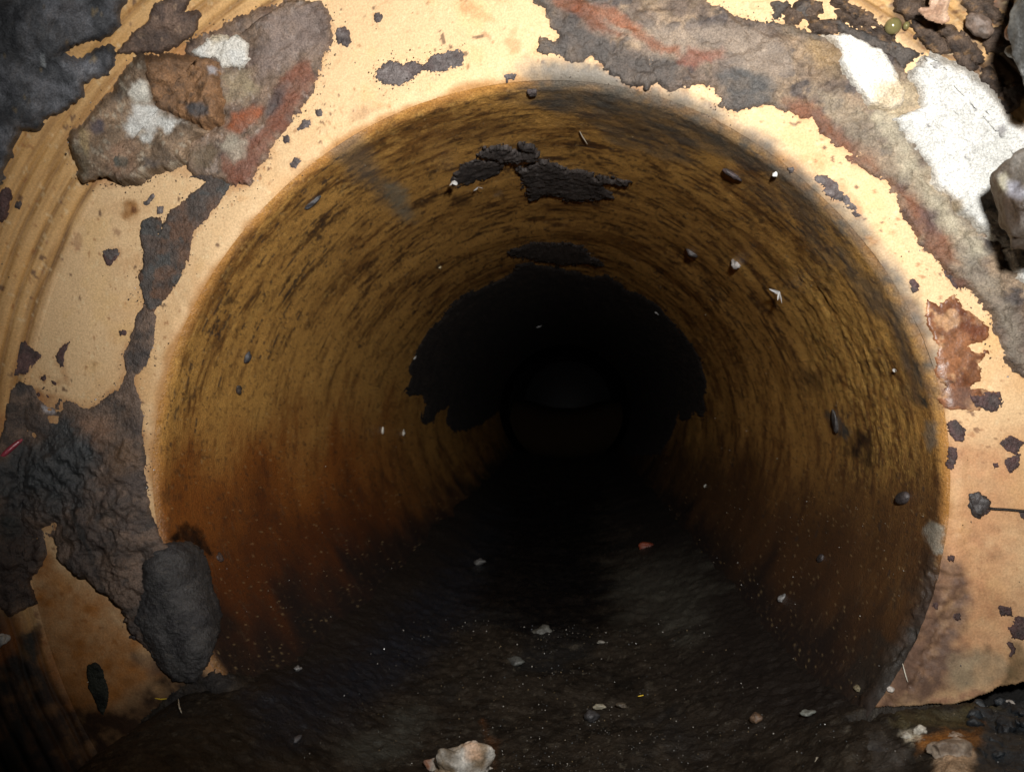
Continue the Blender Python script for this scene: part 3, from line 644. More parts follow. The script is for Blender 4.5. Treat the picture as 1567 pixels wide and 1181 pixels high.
o = crust('varnish_film', Z('F 1120,210 1170,230 1240,190 1290,250 1330,270 1400,330 1390,370 1300,410 1340,450 1390,440 1345,490 1365,560 1320,580 1300,610 1440,620 1450,680 1400,710 1310,700 1180,690 1150,640 1200,600 1150,520 1170,420 1120,300'), .00018, 4, 4.5,
          two(alb(150, 100, 66), alb(110, 66, 40), .006, c3=alb(196, 152, 112), size3=.0035, a3=.85, thr=.0), M_FILM, pipe, 1.3, .5, .0030, 90.0, .0025, lump=.8, lump_size=.005,
          ops=[(Z('F 1240,200 1290,250 1390,330 1390,370 1320,390 1270,330'), alb(104, 56, 32), .8, 6, 6, .003), (Z('F 1180,600 1310,600 1320,700 1200,690'), alb(112, 86, 76), .8, 6, 6, .002)])
o['label'] = 'glossy brown film over the right of the face'
# --- left: dirt mass and the smooth blob hanging over the rim
mass = crust('dirt_mass', Z('D 30,680 50,612 90,575 150,592 180,660 230,690 280,640 330,660 400,702 450,672 530,600 570,540 560,450 590,370 605,320 625,270 650,230 690,230 700,280 695,330 692,420 660,500 612,550 632,640 650,730 640,800 655,900 655,1000 670,1100 680,1181 G 690,40 720,120 740,150 800,200 800,600 700,650 640,600 600,540 540,420 480,380 400,310 350,290 275,215 255,130 210,112 214,180 200,240 130,330 170,420 120,440 40,480 0,432 -200,400 D -200,900 -20,860 20,780'),
             .0024, 10, 2.6, two(alb(116, 96, 82), alb(84, 72, 66), .006, c3=alb(60, 56, 54), size3=.004, a3=.6, thr=.2), M_WET, None, 1.05, .6, .0035, 31.0, .002, lump=.5, lump_size=.008,
             slope=lambda px, py: .25 + .75 * ss(640, 700, py) * ss(232, 190, px) + .55 * ss(730, 800, py) * ss(150, 210, px),
             ops=[(Z('L 480,480 700,500 850,640 930,760 940,900 850,960 900,1100 700,1181 0,1181 -40,900 180,760 420,700 500,600'), alb(66, 70, 72, 1.1), .88, 12, 14, .005, .3),
                  (Z('D 60,900 300,740 470,900 380,1181 0,1181 -20,980'), alb(50, 52, 54, 1.1), .65, 16, 16, .005, .3),
                  (Z('L 700,500 900,420 1040,440 1040,640 950,760 860,640 720,560'), alb(150, 116, 92), .6, 12, 12, .004),
                  (Z('L 990,760 1180,640 1260,800 1200,960 1000,1000'), alb(120, 90, 62), .6, 16, 14, .004),
                  (Z('L 400,370 470,370 500,420 410,420'), alb(200, 196, 200), .8, 3, 4, .002),
                  (Z('G 0,0 200,90 200,240 130,330 150,420 40,470 -20,430'), alb(62, 48, 42), .8, 10, 12, .005),
                  (Z('G 330,-10 345,-10 410,110 450,240 510,370 560,440 545,440 490,370 430,240 390,120'), alb(20, 16, 14), .85, 2, 4, .002),
                  (Z('G 0,0 60,0 100,60 60,160 0,160'), alb(40, 48, 48), .6, 10, 10, .004)])
tag(mass, 'brown black damp dirt layer spread over the left of the face', 'dirt layer')
blob = crust('mud_blob', Z('G 650,250 700,190 760,150 830,150 880,170 918,215 935,300 942,380 975,420 982,500 962,600 932,700 885,772 790,762 725,712 695,650 640,560 600,480 640,350'),
             .0034, 34, 4.0, two(alb(70, 68, 68), alb(50, 48, 50), .005, c3=alb(92, 86, 80), a3=.5), M_WET, None, 1.2, .14, .0035, 41.0, .003, lump=.22, lump_size=.012)
tag(blob, 'smooth dark grey mud blob hanging over the lower left rim of the bore', 'mud lump')
leaf = crust('leaf_scrap', Z('Q 690,340 760,320 810,380 840,470 862,560 850,650 820,735 780,700 740,590 705,520 690,430'), .0012, 5, 1.6,
             two(alb(52, 54, 46), alb(38, 40, 36), .004), M_DIRT, None, 1.3, .3, .003, 43.0, .002)
tag(leaf, 'thin dark pointed leaf scrap lying on the lower left face', 'leaf')

# --- black coating deep in the bore, and loose black scabs under the crown
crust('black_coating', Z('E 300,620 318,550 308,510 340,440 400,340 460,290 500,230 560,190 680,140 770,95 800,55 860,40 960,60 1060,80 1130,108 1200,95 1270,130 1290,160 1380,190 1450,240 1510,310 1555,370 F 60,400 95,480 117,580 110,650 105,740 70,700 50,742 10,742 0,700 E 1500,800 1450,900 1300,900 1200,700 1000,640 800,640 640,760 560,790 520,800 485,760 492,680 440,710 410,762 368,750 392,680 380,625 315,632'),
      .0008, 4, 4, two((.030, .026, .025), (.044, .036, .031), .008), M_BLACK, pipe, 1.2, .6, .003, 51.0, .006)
FL = [('black_scab', 'S 320,250 400,155 470,120 530,105 660,120 700,150 640,215 570,235 430,280 340,295', .0007),
      ('black_scab', 'S 505,75 560,35 700,10 760,50 800,70 850,60 800,10 900,20 940,80 900,120 800,115 660,130 620,95 530,92', .0012),
      ('black_scab', 'S 785,185 870,160 960,130 1080,165 1160,195 1300,200 1330,230 1470,245 1590,265 1560,290 1420,275 1380,290 1470,380 1420,385 1290,390 1150,395 1080,370 990,350 940,380 880,400 870,350 850,290 820,310 830,250', .0009),
      ('black_scab', 'S 725,770 850,705 1040,695 1200,715 1270,750 1290,790 1380,860 1260,840 1100,850 950,820 800,795', .0007)]
for k, (nm, g, t) in enumerate(FL):
    crust(nm, Z(g), t, 6, 5, two((.060, .050, .046), (.036, .030, .028), .004, c3=(.13, .12, .115), size3=.0012, a3=.5, thr=.5), M_BLACK, pipe, 1.5, .5, .0018, 55 + k, .0022, lump=.2, lump_size=.010)

# ------------------------------------------------------------------ sediment in the bore and soil before the mouth
def sed_obj(name, X, Y, colf, mat, bumps):
    nx, ny = X.shape
    x, y = X.ravel(), Y.ravel()
    P = np.stack([x, y, 0 * x], 1)
    z = level(x, y) + bumps(P, x, y)
    P[:, 2] = z
    px, py = project(P)
    c = colf(P, px, py)
    return mesh_obj(name, P, grid_faces(nx, ny), mat, None, c)
def bump_soil(P, x, y):
    near = ss(.5, .05, y)
    h = .0016 * fbm(P, .024, 5, .5, off=2) + (.0005 * fbm(P, .0026, 4, .65, off=5)) * (.2 + near)
    fr = ss(.006, -.004, y) * ss(.05, .075, x)
    h = h + fr * .0016 * fbm(P, .006, 4, .6, off=8)
    # crevice under the broken edge of the face
    h = h - .008 * np.exp(-((y + .0003) / .0013) ** 2) * ss(.072, .082, x)
    return h
def col_soil(P, px, py):
    c = np.empty((len(P), 4)); c[:, 3] = .55
    a = fbm(P, .012, 5, .6, off=1)[:, None]; b = fbm(P, .0028, 4, .6, off=3)[:, None]
    c[:, :3] = np.array((.023, .018, .013)) * (1 + .45 * a + .6 * b)
    mixc(c, .7 * ss(.2, .8, fbm(P, .03, 3, off=6)), (.013, .014, .015))
    mixc(c, .7 * ss(.3, .8, fbm(P, .004, 4, .65, off=7)), (.052, .044, .033))
    mixc(c, .6 * ss(.6, .9, fbm(P, .0016, 3, .65, off=17)), (.10, .088, .066))
    eg = ss(.036, .062, np.abs(P[:, 0] + .002) + .012 * fbm(P, .03, 4, .6, off=31)) * ss(-.002, .012, P[:, 1])
    mixc(c, .85 * eg, (.0135, .0105, .009))
    ops = [(Z('H 1230,300 1350,240 1600,250 I 100,250 160,330 120,500 60,600 H 1450,560 1300,520 1250,420'), (.060, .058, .047), .7, 40, 36, .012),
           (Z('P 380,1060 540,1000 700,850 760,760 800,780 760,900 640,1030 520,1110 400,1150'), (.015, .0165, .022), .8, 30, 18, .01, .3),
           (Z('H 760,-100 1160,-100 1180,200 1240,440 1100,560 800,560 600,400 700,150'), (.006, .0055, .006), .85, 40, 24, .01, .25),
           (Z('H 270,900 380,880 430,960 300,1100 80,1140 -20,1080 180,1000'), (.055, .055, .046), .7, 20, 14, .01),
           (Z('I 1340,830 1570,770 1700,800 1700,1400 1250,1400 1330,1150 1370,1000'), (.030, .036, .042), .85, 8, 12, .004, .3),
           (Z('I 1040,1020 1190,990 1360,980 1370,1040 1300,1110 1180,1090 1080,1080'), alb(138, 92, 44, .9), .8, 8, 10, .004),
           (Z('I 1000,1000 1080,990 1090,1030 1020,1050'), alb(206, 200, 180, .9), .75, 5, 9, .002),
           (Z('I 1140,1130 1200,1060 1290,1050 1330,1120 1300,1220 1150,1220'), alb(180, 155, 128, .9), .85, 6, 9, .003),
           (Z('I 890,1020 930,1010 1040,1080 1000,1181 860,1181 870,1110'), alb(70, 66, 62, .9), .7, 4, 6, .003),
           (Z('I 950,920 1300,890 1440,840 1460,900 1300,960 1000,980'), alb(84, 76, 50, .9), .5, 8, 12, .004),
           (Z('H 640,950 720,1060 700,1160 660,1100'), alb(90, 56, 30), .6, 6, 6, .003)]
    paint(c, px, py, P, ops)
    far_ = ss(1.02, 1.1, P[:, 1]); mixc(c, far_, (.048, .030, .016))
    return c
yy = 1 / np.linspace(1 / (1.62 + .2033), 1 / (.0 + .2033), 330) - .2033
uu = np.linspace(-1, 1, 420)
Yg, Ug = np.meshgrid(yy[::-1], uu, indexing='ij')
bed = sed_obj('sediment_bed', (Ug * .098).T, Yg.T, col_soil, M_DIRT, bump_soil); bed['kind'] = 'structure'
bed['label'] = 'dark silt lying along the bottom of the bore'
X, Yf = np.meshgrid(np.linspace(-.23, .23, 760), np.linspace(-.11, 0, 150), indexing='ij')
soil = sed_obj('ground', X, Yf, col_soil, M_DIRT, bump_soil); soil['kind'] = 'structure'
soil['label'] = 'dark gritty soil before the pipe mouth'

smear = crust('silt_smear', Z('P 262,1060 300,1040 345,1030 400,1035 470,1075 560,1150 600,1300 380,1320 250,1300 190,1180 215,1100'), .0020, 110, 9,
      two((.034, .026, .019), (.020, .017, .016), .006, c3=(.075, .066, .054), size3=.0012, a3=.5, thr=.5), M_DIRT, None, 1.0, .4, .003, 61.0, .004, lump=.5, lump_size=.012)
tag(smear, 'black damp silt smeared over the rim below the mud blob at the lower left', 'silt')
# ------------------------------------------------------------------ finding places
def hit(px, py):
    """the point of the pipe's surface (or the silt) under a photo pixel: position, normal"""
    ray = fwd + rgt * ((px - W / 2) / F) + upv * ((H / 2 - py) / F)
    j = np.argmin((bx - px) ** 2 + (by - py) ** 2 + 1e7 * (bP[:, 1].reshape(NT, NS) < -.15))
    P, N = bP[j], bN[j]
    # silt / soil
    t = np.linspace(.12, 1.5, 4000); Q = CAM + ray[None] * t[:, None]
    under = Q[:, 2] < level(Q[:, 0], Q[:, 1])
    if under.any():
        k = int(np.argmax(under))
        if t[k] < np.dot(P - CAM, fwd): return Q[k], np.array((0, 0, 1.0))
    return P, N
def frame(N, spin=0.0):
    z = Vector(N).normalized(); x = z.orthogonal().normalized(); y = z.cross(x)
    m = Matrix((x, y, z)).transposed().to_4x4()
    return m @ Matrix.Rotation(spin, 4, 'Z')
def px_m(P): return float(np.dot(P - CAM, fwd)) / F          # metres per photo pixel there
def screen_spin(N, ang):
    """frame whose local x follows the screen direction ang (degrees, counter-clockwise from right)"""
    d = rgt * math.cos(math.radians(ang)) + upv * math.sin(math.radians(ang))
    z = Vector(N).normalized(); x = Vector(d) - z * z.dot(Vector(d)); x.normalize(); y = z.cross(x)
    return Matrix((x, y, z)).transposed().to_4x4()

import bmesh
def ico(sub):
    bm = bmesh.new(); bmesh.ops.create_icosphere(bm, subdivisions=sub, radius=1)
    V = np.array([v.co[:] for v in bm.verts]); Fc = np.array([[v.index for v in f.verts] for f in bm.faces]); bm.free()
    return V, Fc
ICO = {k: ico(k) for k in (1, 2, 3, 4, 5)}
def lump(name, px, py, rx, ry, rz, mat, c1=None, c2=None, lift=.35, ang=0, rough=.25, sub=4, seed=0.0, flat=False, label=None, cat='stone', group=None, at=None, ops=(), facet=0):
    """one irregular stone or crumb: half sizes in photo pixels on the surface"""
    P, N = hit(px, py) if at is None else at
    m = px_m(P)
    V, Fc = ICO[sub]
    V = V.copy()
    if facet:
        rg = np.random.default_rng(int(seed * 10) + 5)
        for k in range(facet):
            nrm = rg.normal(size=3); nrm /= np.linalg.norm(nrm); dd = V @ nrm; cut = rg.uniform(.55, .85)
            V -= np.outer(np.clip(dd - cut, 0, None), nrm)
    V = V * (1 + rough * fbm(V + seed, .9, 5, .5) * .8)[:, None]
    V = V * np.array((rx, ry, rz)) * m
    Mx = screen_spin(N, ang); Mx.translation = Vector(P + N * rz * m * lift)
    c = None
    if c1 is not None:
        wv = np.array([(Mx @ Vector(v))[:] for v in V])
        c = np.empty((len(V), 4)); c[:, 3] = .5
        f = ss(-.35, .45, fbm(V / m / max(rx, ry) + seed, .6, 4, .6))[:, None]
        c[:, :3] = np.array(c1) * (1 - f) + np.array(c2) * f
        if ops:
            qx, qy = project(wv); paint(c, qx, qy, wv, ops)
    o = mesh_obj(name, V, Fc, mat, None, c, smooth=not flat)
    o.matrix_world = Mx
    if label: tag(o, label, cat, group)
    return o
def at_height(px, py, up):
    """a point standing off the surface by up metres along the line of sight's far surface normal"""
    P, N = hit(px, py)
    d = P - CAM
    k = up / max(.2, abs(np.dot(d / np.linalg.norm(d), N)))
    return P - d / np.linalg.norm(d) * k, N

# stones at the right edge
lump('stone', 1590, 288, 64, 78, 60, M_STONE, alb(120, 114, 106, 1.6), alb(80, 68, 56, 1.6), at=at_height(1588, 300, .030), lift=0, rough=.42, sub=5, seed=3.1, ang=8, facet=9,
     label='rough grey brown stone jutting in at the right edge over the white scale', ops=[(Z('K 560,640 800,720 800,1300 640,1150 560,900'), alb(62, 48, 38, 1.5), .8, 8, 12, .005), (Z('K 610,560 700,560 760,690 640,650'), alb(150, 150, 160, 1.5), .8, 6, 6, .003), (Z('K 560,520 620,500 620,620 560,610'), alb(170, 164, 140, 1.5), .7, 5, 5, .003)])
lump('stone', 1592, 50, 48, 110, 40, M_STONE, alb(112, 112, 108, 1.7), alb(74, 74, 72, 1.7), at=at_height(1594, 40, .030), lift=0, rough=.4, sub=5, seed=5.7, ang=4, facet=6,
     label='tall dark grey stone filling the top right corner edge')
lump('pebble', 1551, 45, 12, 15, 11, M_STONE, alb(206, 166, 140, 1.6), alb(170, 132, 112, 1.6), at=at_height(1551, 45, .016), lift=0, rough=.15, sub=3, seed=2.2, label='small round pinkish pebble beside the top right corner stone', cat='pebble')
lump('pebble', 1554, 80, 13, 10, 10, M_STONE, alb(150, 154, 152, 1.6), alb(96, 98, 96, 1.6), at=at_height(1556, 80, .015), lift=0, rough=.3, sub=3, seed=4.2, label='small grey glinting pebble just below the pinkish one', cat='pebble')
lump('pebble', 1497, 40, 22, 14, 12, M_STONE, alb(130, 112, 100), alb(90, 76, 66), at=at_height(1497, 40, .004), lift=0, ang=-40, rough=.35, sub=4, seed=6.2, label='dull grey brown pebble lodged in the top right grooves', cat='pebble')
lump('resin_drop', 1368, 39, 12, 12, 12, M_DROP, lift=.7, rough=.03, sub=4, seed=1.2, label='shiny olive round drop standing on the top right grooves', cat='droplet')
lump('resin_drop', 1387, 39, 5, 6, 6, M_DROP, lift=.5, rough=.03, sub=3, seed=1.9, label='tiny glinting drop right beside the olive drop', cat='droplet')
RIBD = [(1312, 22, 40, 7, -32), (1395, 15, 26, 12, -35), (1345, 62, 30, 12, -28), (1425, 60, 34, 10, -36), (1470, 66, 36, 12, -40), (1480, 92, 24, 9, -36), (1520, 122, 20, 14, -46), (1300, 30, 22, 9, -30), (1236, 16, 18, 14, -10), (1214, 28, 14, 12, 0), (1262, 44, 18, 10, -15), (1530, 60, 16, 26, -50), (1500, 12, 34, 12, -30), (1546, 150, 16, 24, -50)]
RIBL = ['long brown dirt lump on the groove just left of the olive drop', 'small dirt lump between the olive drop and the beige flake', 'dirt lump directly below the olive drop, above the white scale',
        'slim dirt lump just below the pale beige flake', 'longest dirt lump below the dull grey brown pebble on the grooves', 'lower dirt lump under the longest one, nearest the lime sheet',
        'dirt lump right of the lime sheet top, left of the right edge stone', 'short dirt lump touching the left end of the long one by the olive drop', 'round dirt lump on the tan strip above the crust band',
        'leftmost small dirt lump on the tan strip above the crust band', 'dirt lump wedged between the tan strip and the left white scale', 'upright dirt lump left of the small pinkish pebble',
        'dirt lump at the top edge between beige flake and corner stone', 'lowest dirt lump, above the rough right edge stone']
for k, (x_, y_, a_, b_, an) in enumerate(RIBD):
    o = crust('dirt_lump', ell(x_, y_, a_ * 1.1, b_ * 1.15, -an), .0016, 7, 8, two(alb(96, 80, 68), alb(58, 48, 42), .004, c3=alb(150, 116, 78), a3=.5, thr=.4, off=k), M_DIRT, None, 1.2, .5, .0025, 70 + k * 1.3, .003, lump=.4, lump_size=.006)
    tag(o, RIBL[k], 'dirt lump', 'dirt lumps on the top right grooves')
# beige flake (thin plate standing off the grooves)
def plate(name, poly, thick, up, mat, c1, c2, tilt=0.0, label=None, cat='flake', n=26, bend=.0):
    cx, cy = poly.mean(0)
    P0, N0 = hit(cx, cy)
    m = px_m(P0)
    g = np.linspace(0, 1, n); lo, hi = poly.min(0), poly.max(0)
    GX, GY = np.meshgrid(lo[0] + (hi[0] - lo[0]) * g, lo[1] + (hi[1] - lo[1]) * g, indexing='ij')
    d = sdf(GX.ravel(), GY.ravel(), poly)
    lx = (GX.ravel() - cx) * m; ly = -(GY.ravel() - cy) * m
    t = np.clip(d / 3, 0, 1)
    Q = np.stack([lx, ly, 0 * lx], 1)
    zz = bend * (lx ** 2 + ly ** 2) / (m * 20) + .0006 * fbm(Q, .004, 3)
    top = np.stack([lx, ly, zz + thick * .5 * np.sqrt(t)], 1); bot = np.stack([lx, ly, zz - thick * .5 * np.sqrt(t)], 1)
    fa = grid_faces(n, n); keep = (d[fa] > -.5).all(1); fa = fa[keep]
    V = np.concatenate([top, bot]); FF = np.concatenate([fa[:, ::-1], fa + len(top)])
    c = np.empty((len(V), 4)); c[:, 3] = .5; f = ss(-.3, .4, fbm(V, .003, 4, .6))[:, None]; c[:, :3] = np.array(c1) * (1 - f) + np.array(c2) * f
    o = mesh_obj(name, V, FF, mat, None, c)
    Mx = screen_spin(N0, 0) @ Matrix.Rotation(tilt, 4, 'X'); Pu, _ = at_height(cx, cy, up); Mx.translation = Vector(Pu)
    o.matrix_world = Mx
    if label: tag(o, label, cat)
    return o
plate('clay_flake', Z('J 690,-120 725,70 640,85 655,120 740,185 870,212 925,180 880,100 900,-120'), .0012, .009, M_STONE, alb(226, 190, 160, 1.5), alb(190, 150, 122, 1.5), .2, 'pale beige flake standing off the grooves at the very top edge', 'flake')

# bottom stone
lump('stone', 700, 1184, 50, 34, 46, M_STONE, alb(186, 182, 174, .8), alb(120, 104, 84, .8), lift=.1, rough=.7, sub=5, seed=8.3, ang=0, facet=8, label='pale broken stone with brown stains half buried at the bottom edge',
     ops=[(Z('H 350,1100 400,1080 420,1140 400,1181 370,1181'), alb(130, 72, 30, .8), .8, 4, 5, .003), (Z('H 440,1060 520,1060 540,1150 480,1150'), alb(84, 74, 60, .8), .8, 6, 6, .003), (Z('H 560,1030 620,1050 640,1120 570,1120'), alb(196, 160, 130, .8), .7, 6, 6, .003)])
# bits lying in and around the bore: x, y, rx, ry, rz, angle, material, c1, c2, name, label, category
D1, D2 = (.05, .042, .042), (.026, .022, .022)
BITS = [
    (1059, 386, 9, 7, 6, 0, D1, D2, 'dirt_crumb', 'dark crumb stuck high on the right of the bore, left of a paler crumb', 'crumb'),
    (1128, 402, 8, 8, 6, 20, (.3, .28, .27), (.12, .11, .10), 'pale_crumb', 'greyish crumb right of a dark crumb on the upper right bore', 'crumb'),
    (1121, 265, 15, 6, 5, -14, (.07, .05, .05), D2, 'dirt_flake', 'slim dark flake near the upper right rim of the bore', 'flake'),
    (1384, 762, 10, 21, 8, 8, (.06, .05, .05), D2, 'seed_husk', 'upright dark oval seed husk on the right wall inside the rim', 'seed'),
    (1279, 645, 18, 9, 5, -52, (.075, .07, .065), D2, 'dirt_flake', 'dark flattened flake on the bumpy right wall of the bore', 'flake'),
    (1257, 855, 5, 12, 4, -12, D1, D2, 'dirt_flake', 'thin upright dark flake low on the right wall of the bore', 'flake'),
    (260, 841, 5, 3.5, 3, 30, (.7, .7, .7), (.6, .6, .6), 'white_seed', 'white oval grain on top of the mud blob', 'grain'),
    (205, 914, 4.5, 3.5, 3, -20, (.7, .72, .75), (.6, .6, .62), 'white_seed', 'white oval grain on the left flank of the mud blob', 'grain'),
    (2, 979, 11, 12, 8, 0, (.5, .52, .52), (.35, .36, .36), 'pale_pebble', 'pale grey pebble at the left edge of the lower face', 'pebble'),
    (158, 1087, 3.5, 3.5, 3, 0, (.6, .6, .6), (.5, .5, .5), 'white_seed', 'tiny white grain at the tip of the dark leaf scrap', 'grain'),
    (205, 973, 9, 5, 4, 5, D1, D2, 'dirt_crumb', 'small dark crumb beside the mud blob on the orange face', 'crumb'),
    (1156, 1101, 10, 13, 9, 10, (.14, .085, .05), (.07, .045, .03), 'brown_pebble', 'small brown pebble on the silt near the lower right rim', 'pebble'),
    (1236, 1092, 12, 8, 6, 0, (.16, .17, .15), (.09, .09, .08), 'grey_chip', 'flat grey chip between the brown pebble and the broken rim', 'chip'),
    (1312, 1054, 5, 11, 3, 4, (.3, .26, .17), (.2, .17, .1), 'pale_chip', 'slim pale chip upright on the bore wall beside the broken rim', 'chip'),
    (1196, 917, 8, 6, 4, 10, (.2, .2, .2), (.09, .09, .09), 'grey_chip', 'tiny grey chip above the dark crack in the right wall', 'chip'),
    (1547, 1079, 6, 11, 5, 8, (.62, .6, .57), (.5, .48, .45), 'white_pebble', 'pointed white pebble on black gravel in the lower right corner', 'pebble'),
    (1254, 1166, 8, 9, 6, -30, (.6, .56, .45), (.45, .4, .3), 'white_pebble', 'cream white pebble in the soil at the bottom edge', 'pebble'),
    (1363, 1054, 5, 5, 4, 0, (.6, .55, .5), (.5, .45, .4), 'white_pebble', 'tiny white grain near the lower tip of the clay face', 'grain'),
    (829, 967, 18, 15, 8, 0, (.10, .10, .088), (.06, .06, .052), 'grey_lump', 'larger of two grey lumps on the silt in the bore middle', 'lump'),
    (790, 1015, 15, 17, 8, -10, (.085, .088, .08), (.05, .05, .046), 'grey_lump', 'second grey lump on the silt, nearer than the first', 'lump'),
    (905, 1098, 12, 11, 9, 0, (.05, .048, .05), (.03, .028, .028), 'dark_pebble', 'dark round pebble on the silt under a pale chip', 'pebble'),
    (917, 1082, 9, 5, 4, 20, (.3, .27, .2), (.2, .18, .13), 'pale_chip', 'pale chip lying against the dark round pebble', 'chip'),
    (951, 1079, 8, 6, 4, 0, (.09, .07, .05), (.06, .05, .035), 'brown_pebble', 'small brown pebble right of the dark round pebble on silt', 'pebble'),
    (920, 984, 7, 4, 3, 20, (.22, .21, .18), (.15, .14, .12), 'pale_chip', 'tiny pale chip far out on the silt right of the grey lumps', 'chip'),
    (990, 838, 14, 8, 7, 10, (.17, .035, .014), (.10, .02, .01), 'rust_lump', 'red brown lump deep in the bore beside the silt', 'lump'),
    (734, 861, 9, 12, 5, 0, (.10, .10, .098), (.06, .06, .06), 'grey_lump', 'faint grey lump deep in the bore on the left of the silt', 'lump'),
    (455, 1024, 5, 9, 3, 30, (.3, .3, .3), (.2, .2, .2), 'grey_chip', 'slim grey chip on the lower left wall of the bore', 'chip'),
    (453, 1131, 6, 14, 3, 35, (.12, .12, .13), (.08, .08, .09), 'grey_chip', 'long dull grey chip low on the left wall near the bottom', 'chip'),
    (335, 852, 7, 7, 5, 0, (.09, .06, .05), (.05, .035, .03), 'dirt_crumb', 'round brown crumb on the orange wall right of the mud blob', 'crumb'),
    (377, 548, 11, 6, 5, 15, (.05, .05, .056), D2, 'dark_flake', 'shiny dark crooked flake alone on the left wall', 'flake'),
    (365, 595, 6, 9, 4, 0, (.07, .055, .045), D2, 'dark_flake', 'dull dark flake below the shiny one on the left wall', 'flake'),
    (478, 308, 15, 5, 5, 36, (.06, .062, .066), D2, 'dark_flake', 'slim shiny black flake at the upper left of the bore', 'flake'),
    (823, 498, 6, 2.6, 2, 12, (.8, .8, .8), (.7, .7, .7), 'white_speck', 'white speck on the black coating above the far end', 'speck'),
    (1006, 478, 4, 4, 2, 0, (.7, .7, .7), (.5, .5, .5), 'white_speck', 'pale speck at the right upper edge of the black coating', 'speck'),
    (585, 659, 2.5, 6, 2, 0, (.8, .78, .7), (.7, .68, .6), 'white_speck', 'upright white speck on the left wall below the coating', 'speck'),
    (618, 662, 3, 5, 2, 0, (.7, .68, .6), (.5, .5, .45), 'white_speck', 'second pale speck right of the upright white one', 'speck'),
    (634, 547, 4, 3, 2, 0, (.6, .6, .58), (.5, .5, .48), 'white_speck', 'pale speck on the left tip of the black coating', 'speck'),
    (672, 409, 3, 4, 2, 0, (.7, .62, .4), (.6, .5, .3), 'white_speck', 'yellowish speck on the brown wall above the coating', 'speck'),
    (1079, 743, 3, 4, 2, 0, (.5, .5, .46), (.4, .4, .36), 'white_speck', 'pale speck on the right wall below the coating', 'speck'),
    (137, 731, 11, 6, 4, 15, alb(210, 160, 70), alb(160, 116, 50), 'clay_chip', 'small yellow clay chip on the dark dirt layer', 'chip'),
    (1186, 266, 4, 5, 4, 0, (.75, .75, .72), (.6, .6, .58), 'white_speck', 'white speck below the dark film at the upper right rim', 'speck'),
]
for k, (x_, y_, a_, b_, c_, an, k1, k2, nm, lab, cat) in enumerate(BITS):
    lump(nm, x_, y_, a_, b_, c_, M_STONE, k1, k2, lift=.30, ang=an, rough=.55 if 'seed' not in nm else .12, sub=3, seed=1 + k * .77, label=lab, cat=cat, facet=3 if 'seed' not in nm else 0)

rub = [(1452, 1156, 36, 22, 24, (.40, .33, .26), (.20, .15, .11), 'beige_stone', 'largest beige rubble lump at the bottom edge on the right', 'stone'),
       (1408, 1120, 12, 9, 8, (.55, .53, .46), (.4, .38, .33), 'white_chip', 'biggest white chip of a cluster below the broken clay edge', 'chip'),
       (1388, 1128, 9, 8, 7, (.5, .48, .40), (.33, .31, .27), 'white_chip', 'white chip left of the biggest one below the clay edge', 'chip'),
       (1466, 1129, 13, 10, 8, (.38, .30, .23), (.25, .19, .14), 'beige_chip', 'beige chip just above the largest beige rubble lump', 'chip'),
       (1358, 1152, 24, 30, 10, (.075, .072, .068), (.05, .047, .046), 'grey_stone', 'smooth dark grey slab of stone at the bottom edge, left of the beige lump', 'stone')]
for k, (x_, y_, a_, b_, c_, k1, k2, nm, lab, cat) in enumerate(rub):
    lump(nm, x_, y_, a_, b_, c_, M_STONE, k1, k2, lift=.2, ang=20 * k, rough=.5, sub=4, seed=14 + k, label=lab, cat=cat, facet=5)
for k in range(15):
    x_ = RNG.uniform(1490, 1575); y_ = RNG.uniform(1085, 1185) if k % 3 else RNG.uniform(1062, 1100)
    q_ = RNG.uniform(8, 18)
    lump('black_stone', x_, y_, q_, q_ * RNG.uniform(.7, 1.1), q_ * .8, M_STONE, (.022, .028, .034), (.010, .012, .015), lift=.0, ang=RNG.uniform(0, 180), rough=.45, sub=3, seed=30 + k, facet=6,
         label='blue black gravel stone heaped in the lower right corner', cat='gravel stone', group='black gravel stones in the lower right corner')
# pale insect wings / husks: thin bent blades joined at a body
def wings(px, py, size, angs, label, cat, up=.002, name='wing_scrap'):
    P, N = hit(px, py); m = px_m(P)
    VV, FF, o_ = [], [], 0
    for (a, l, wd, lift) in angs:
        n1, n2 = 9, 5
        for side in (0, 1):
            for i in range(n1):
                t = i / (n1 - 1); ww = wd * math.sin(math.pi * min(1, .12 + .86 * t)) ** .7
                for j in range(n2):
                    q = (j / (n2 - 1) - .5) * 2
                    x = l * t; y = ww * q; z = lift * t + .12 * l * (q * q - .5) * math.sin(3 * t) + (.05 * l * side * (1 - q * q) * math.sin(math.pi * t))
                    ca, sa = math.cos(math.radians(a)), math.sin(math.radians(a))
                    VV.append(((x * ca - y * sa) * m * size, (x * sa + y * ca) * m * size, z * m * size))
            for i in range(n1 - 1):
                for j in range(n2 - 1):
                    b = o_ + i * n2 + j; f = (b, b + n2, b + n2 + 1, b + 1)
                    FF.append(f if side else f[::-1])
            o_ += n1 * n2
    ob = mesh_obj(name, np.array(VV), np.array(FF), M_WHITE)
    Mx = screen_spin(N, 0); Mx.translation = Vector(P + N * up); ob.matrix_world = Mx
    return tag(ob, label, cat)
wings(1204, 440, 11, [(225, 1.5, .35, .7), (255, 1.1, .3, .4), (35, 1.6, .38, .9), (60, 1.2, .3, 1.2), (10, .9, .3, .6)], 'pale split insect wings standing on the upper right wall of the bore', 'insect wing', .0025)
wings(688, 264, 10, [(120, 1.4, .4, .9), (285, 1.2, .45, .5), (70, .8, .35, 1.0)], 'white curled husk left of the black scabs under the crown', 'husk', .003)
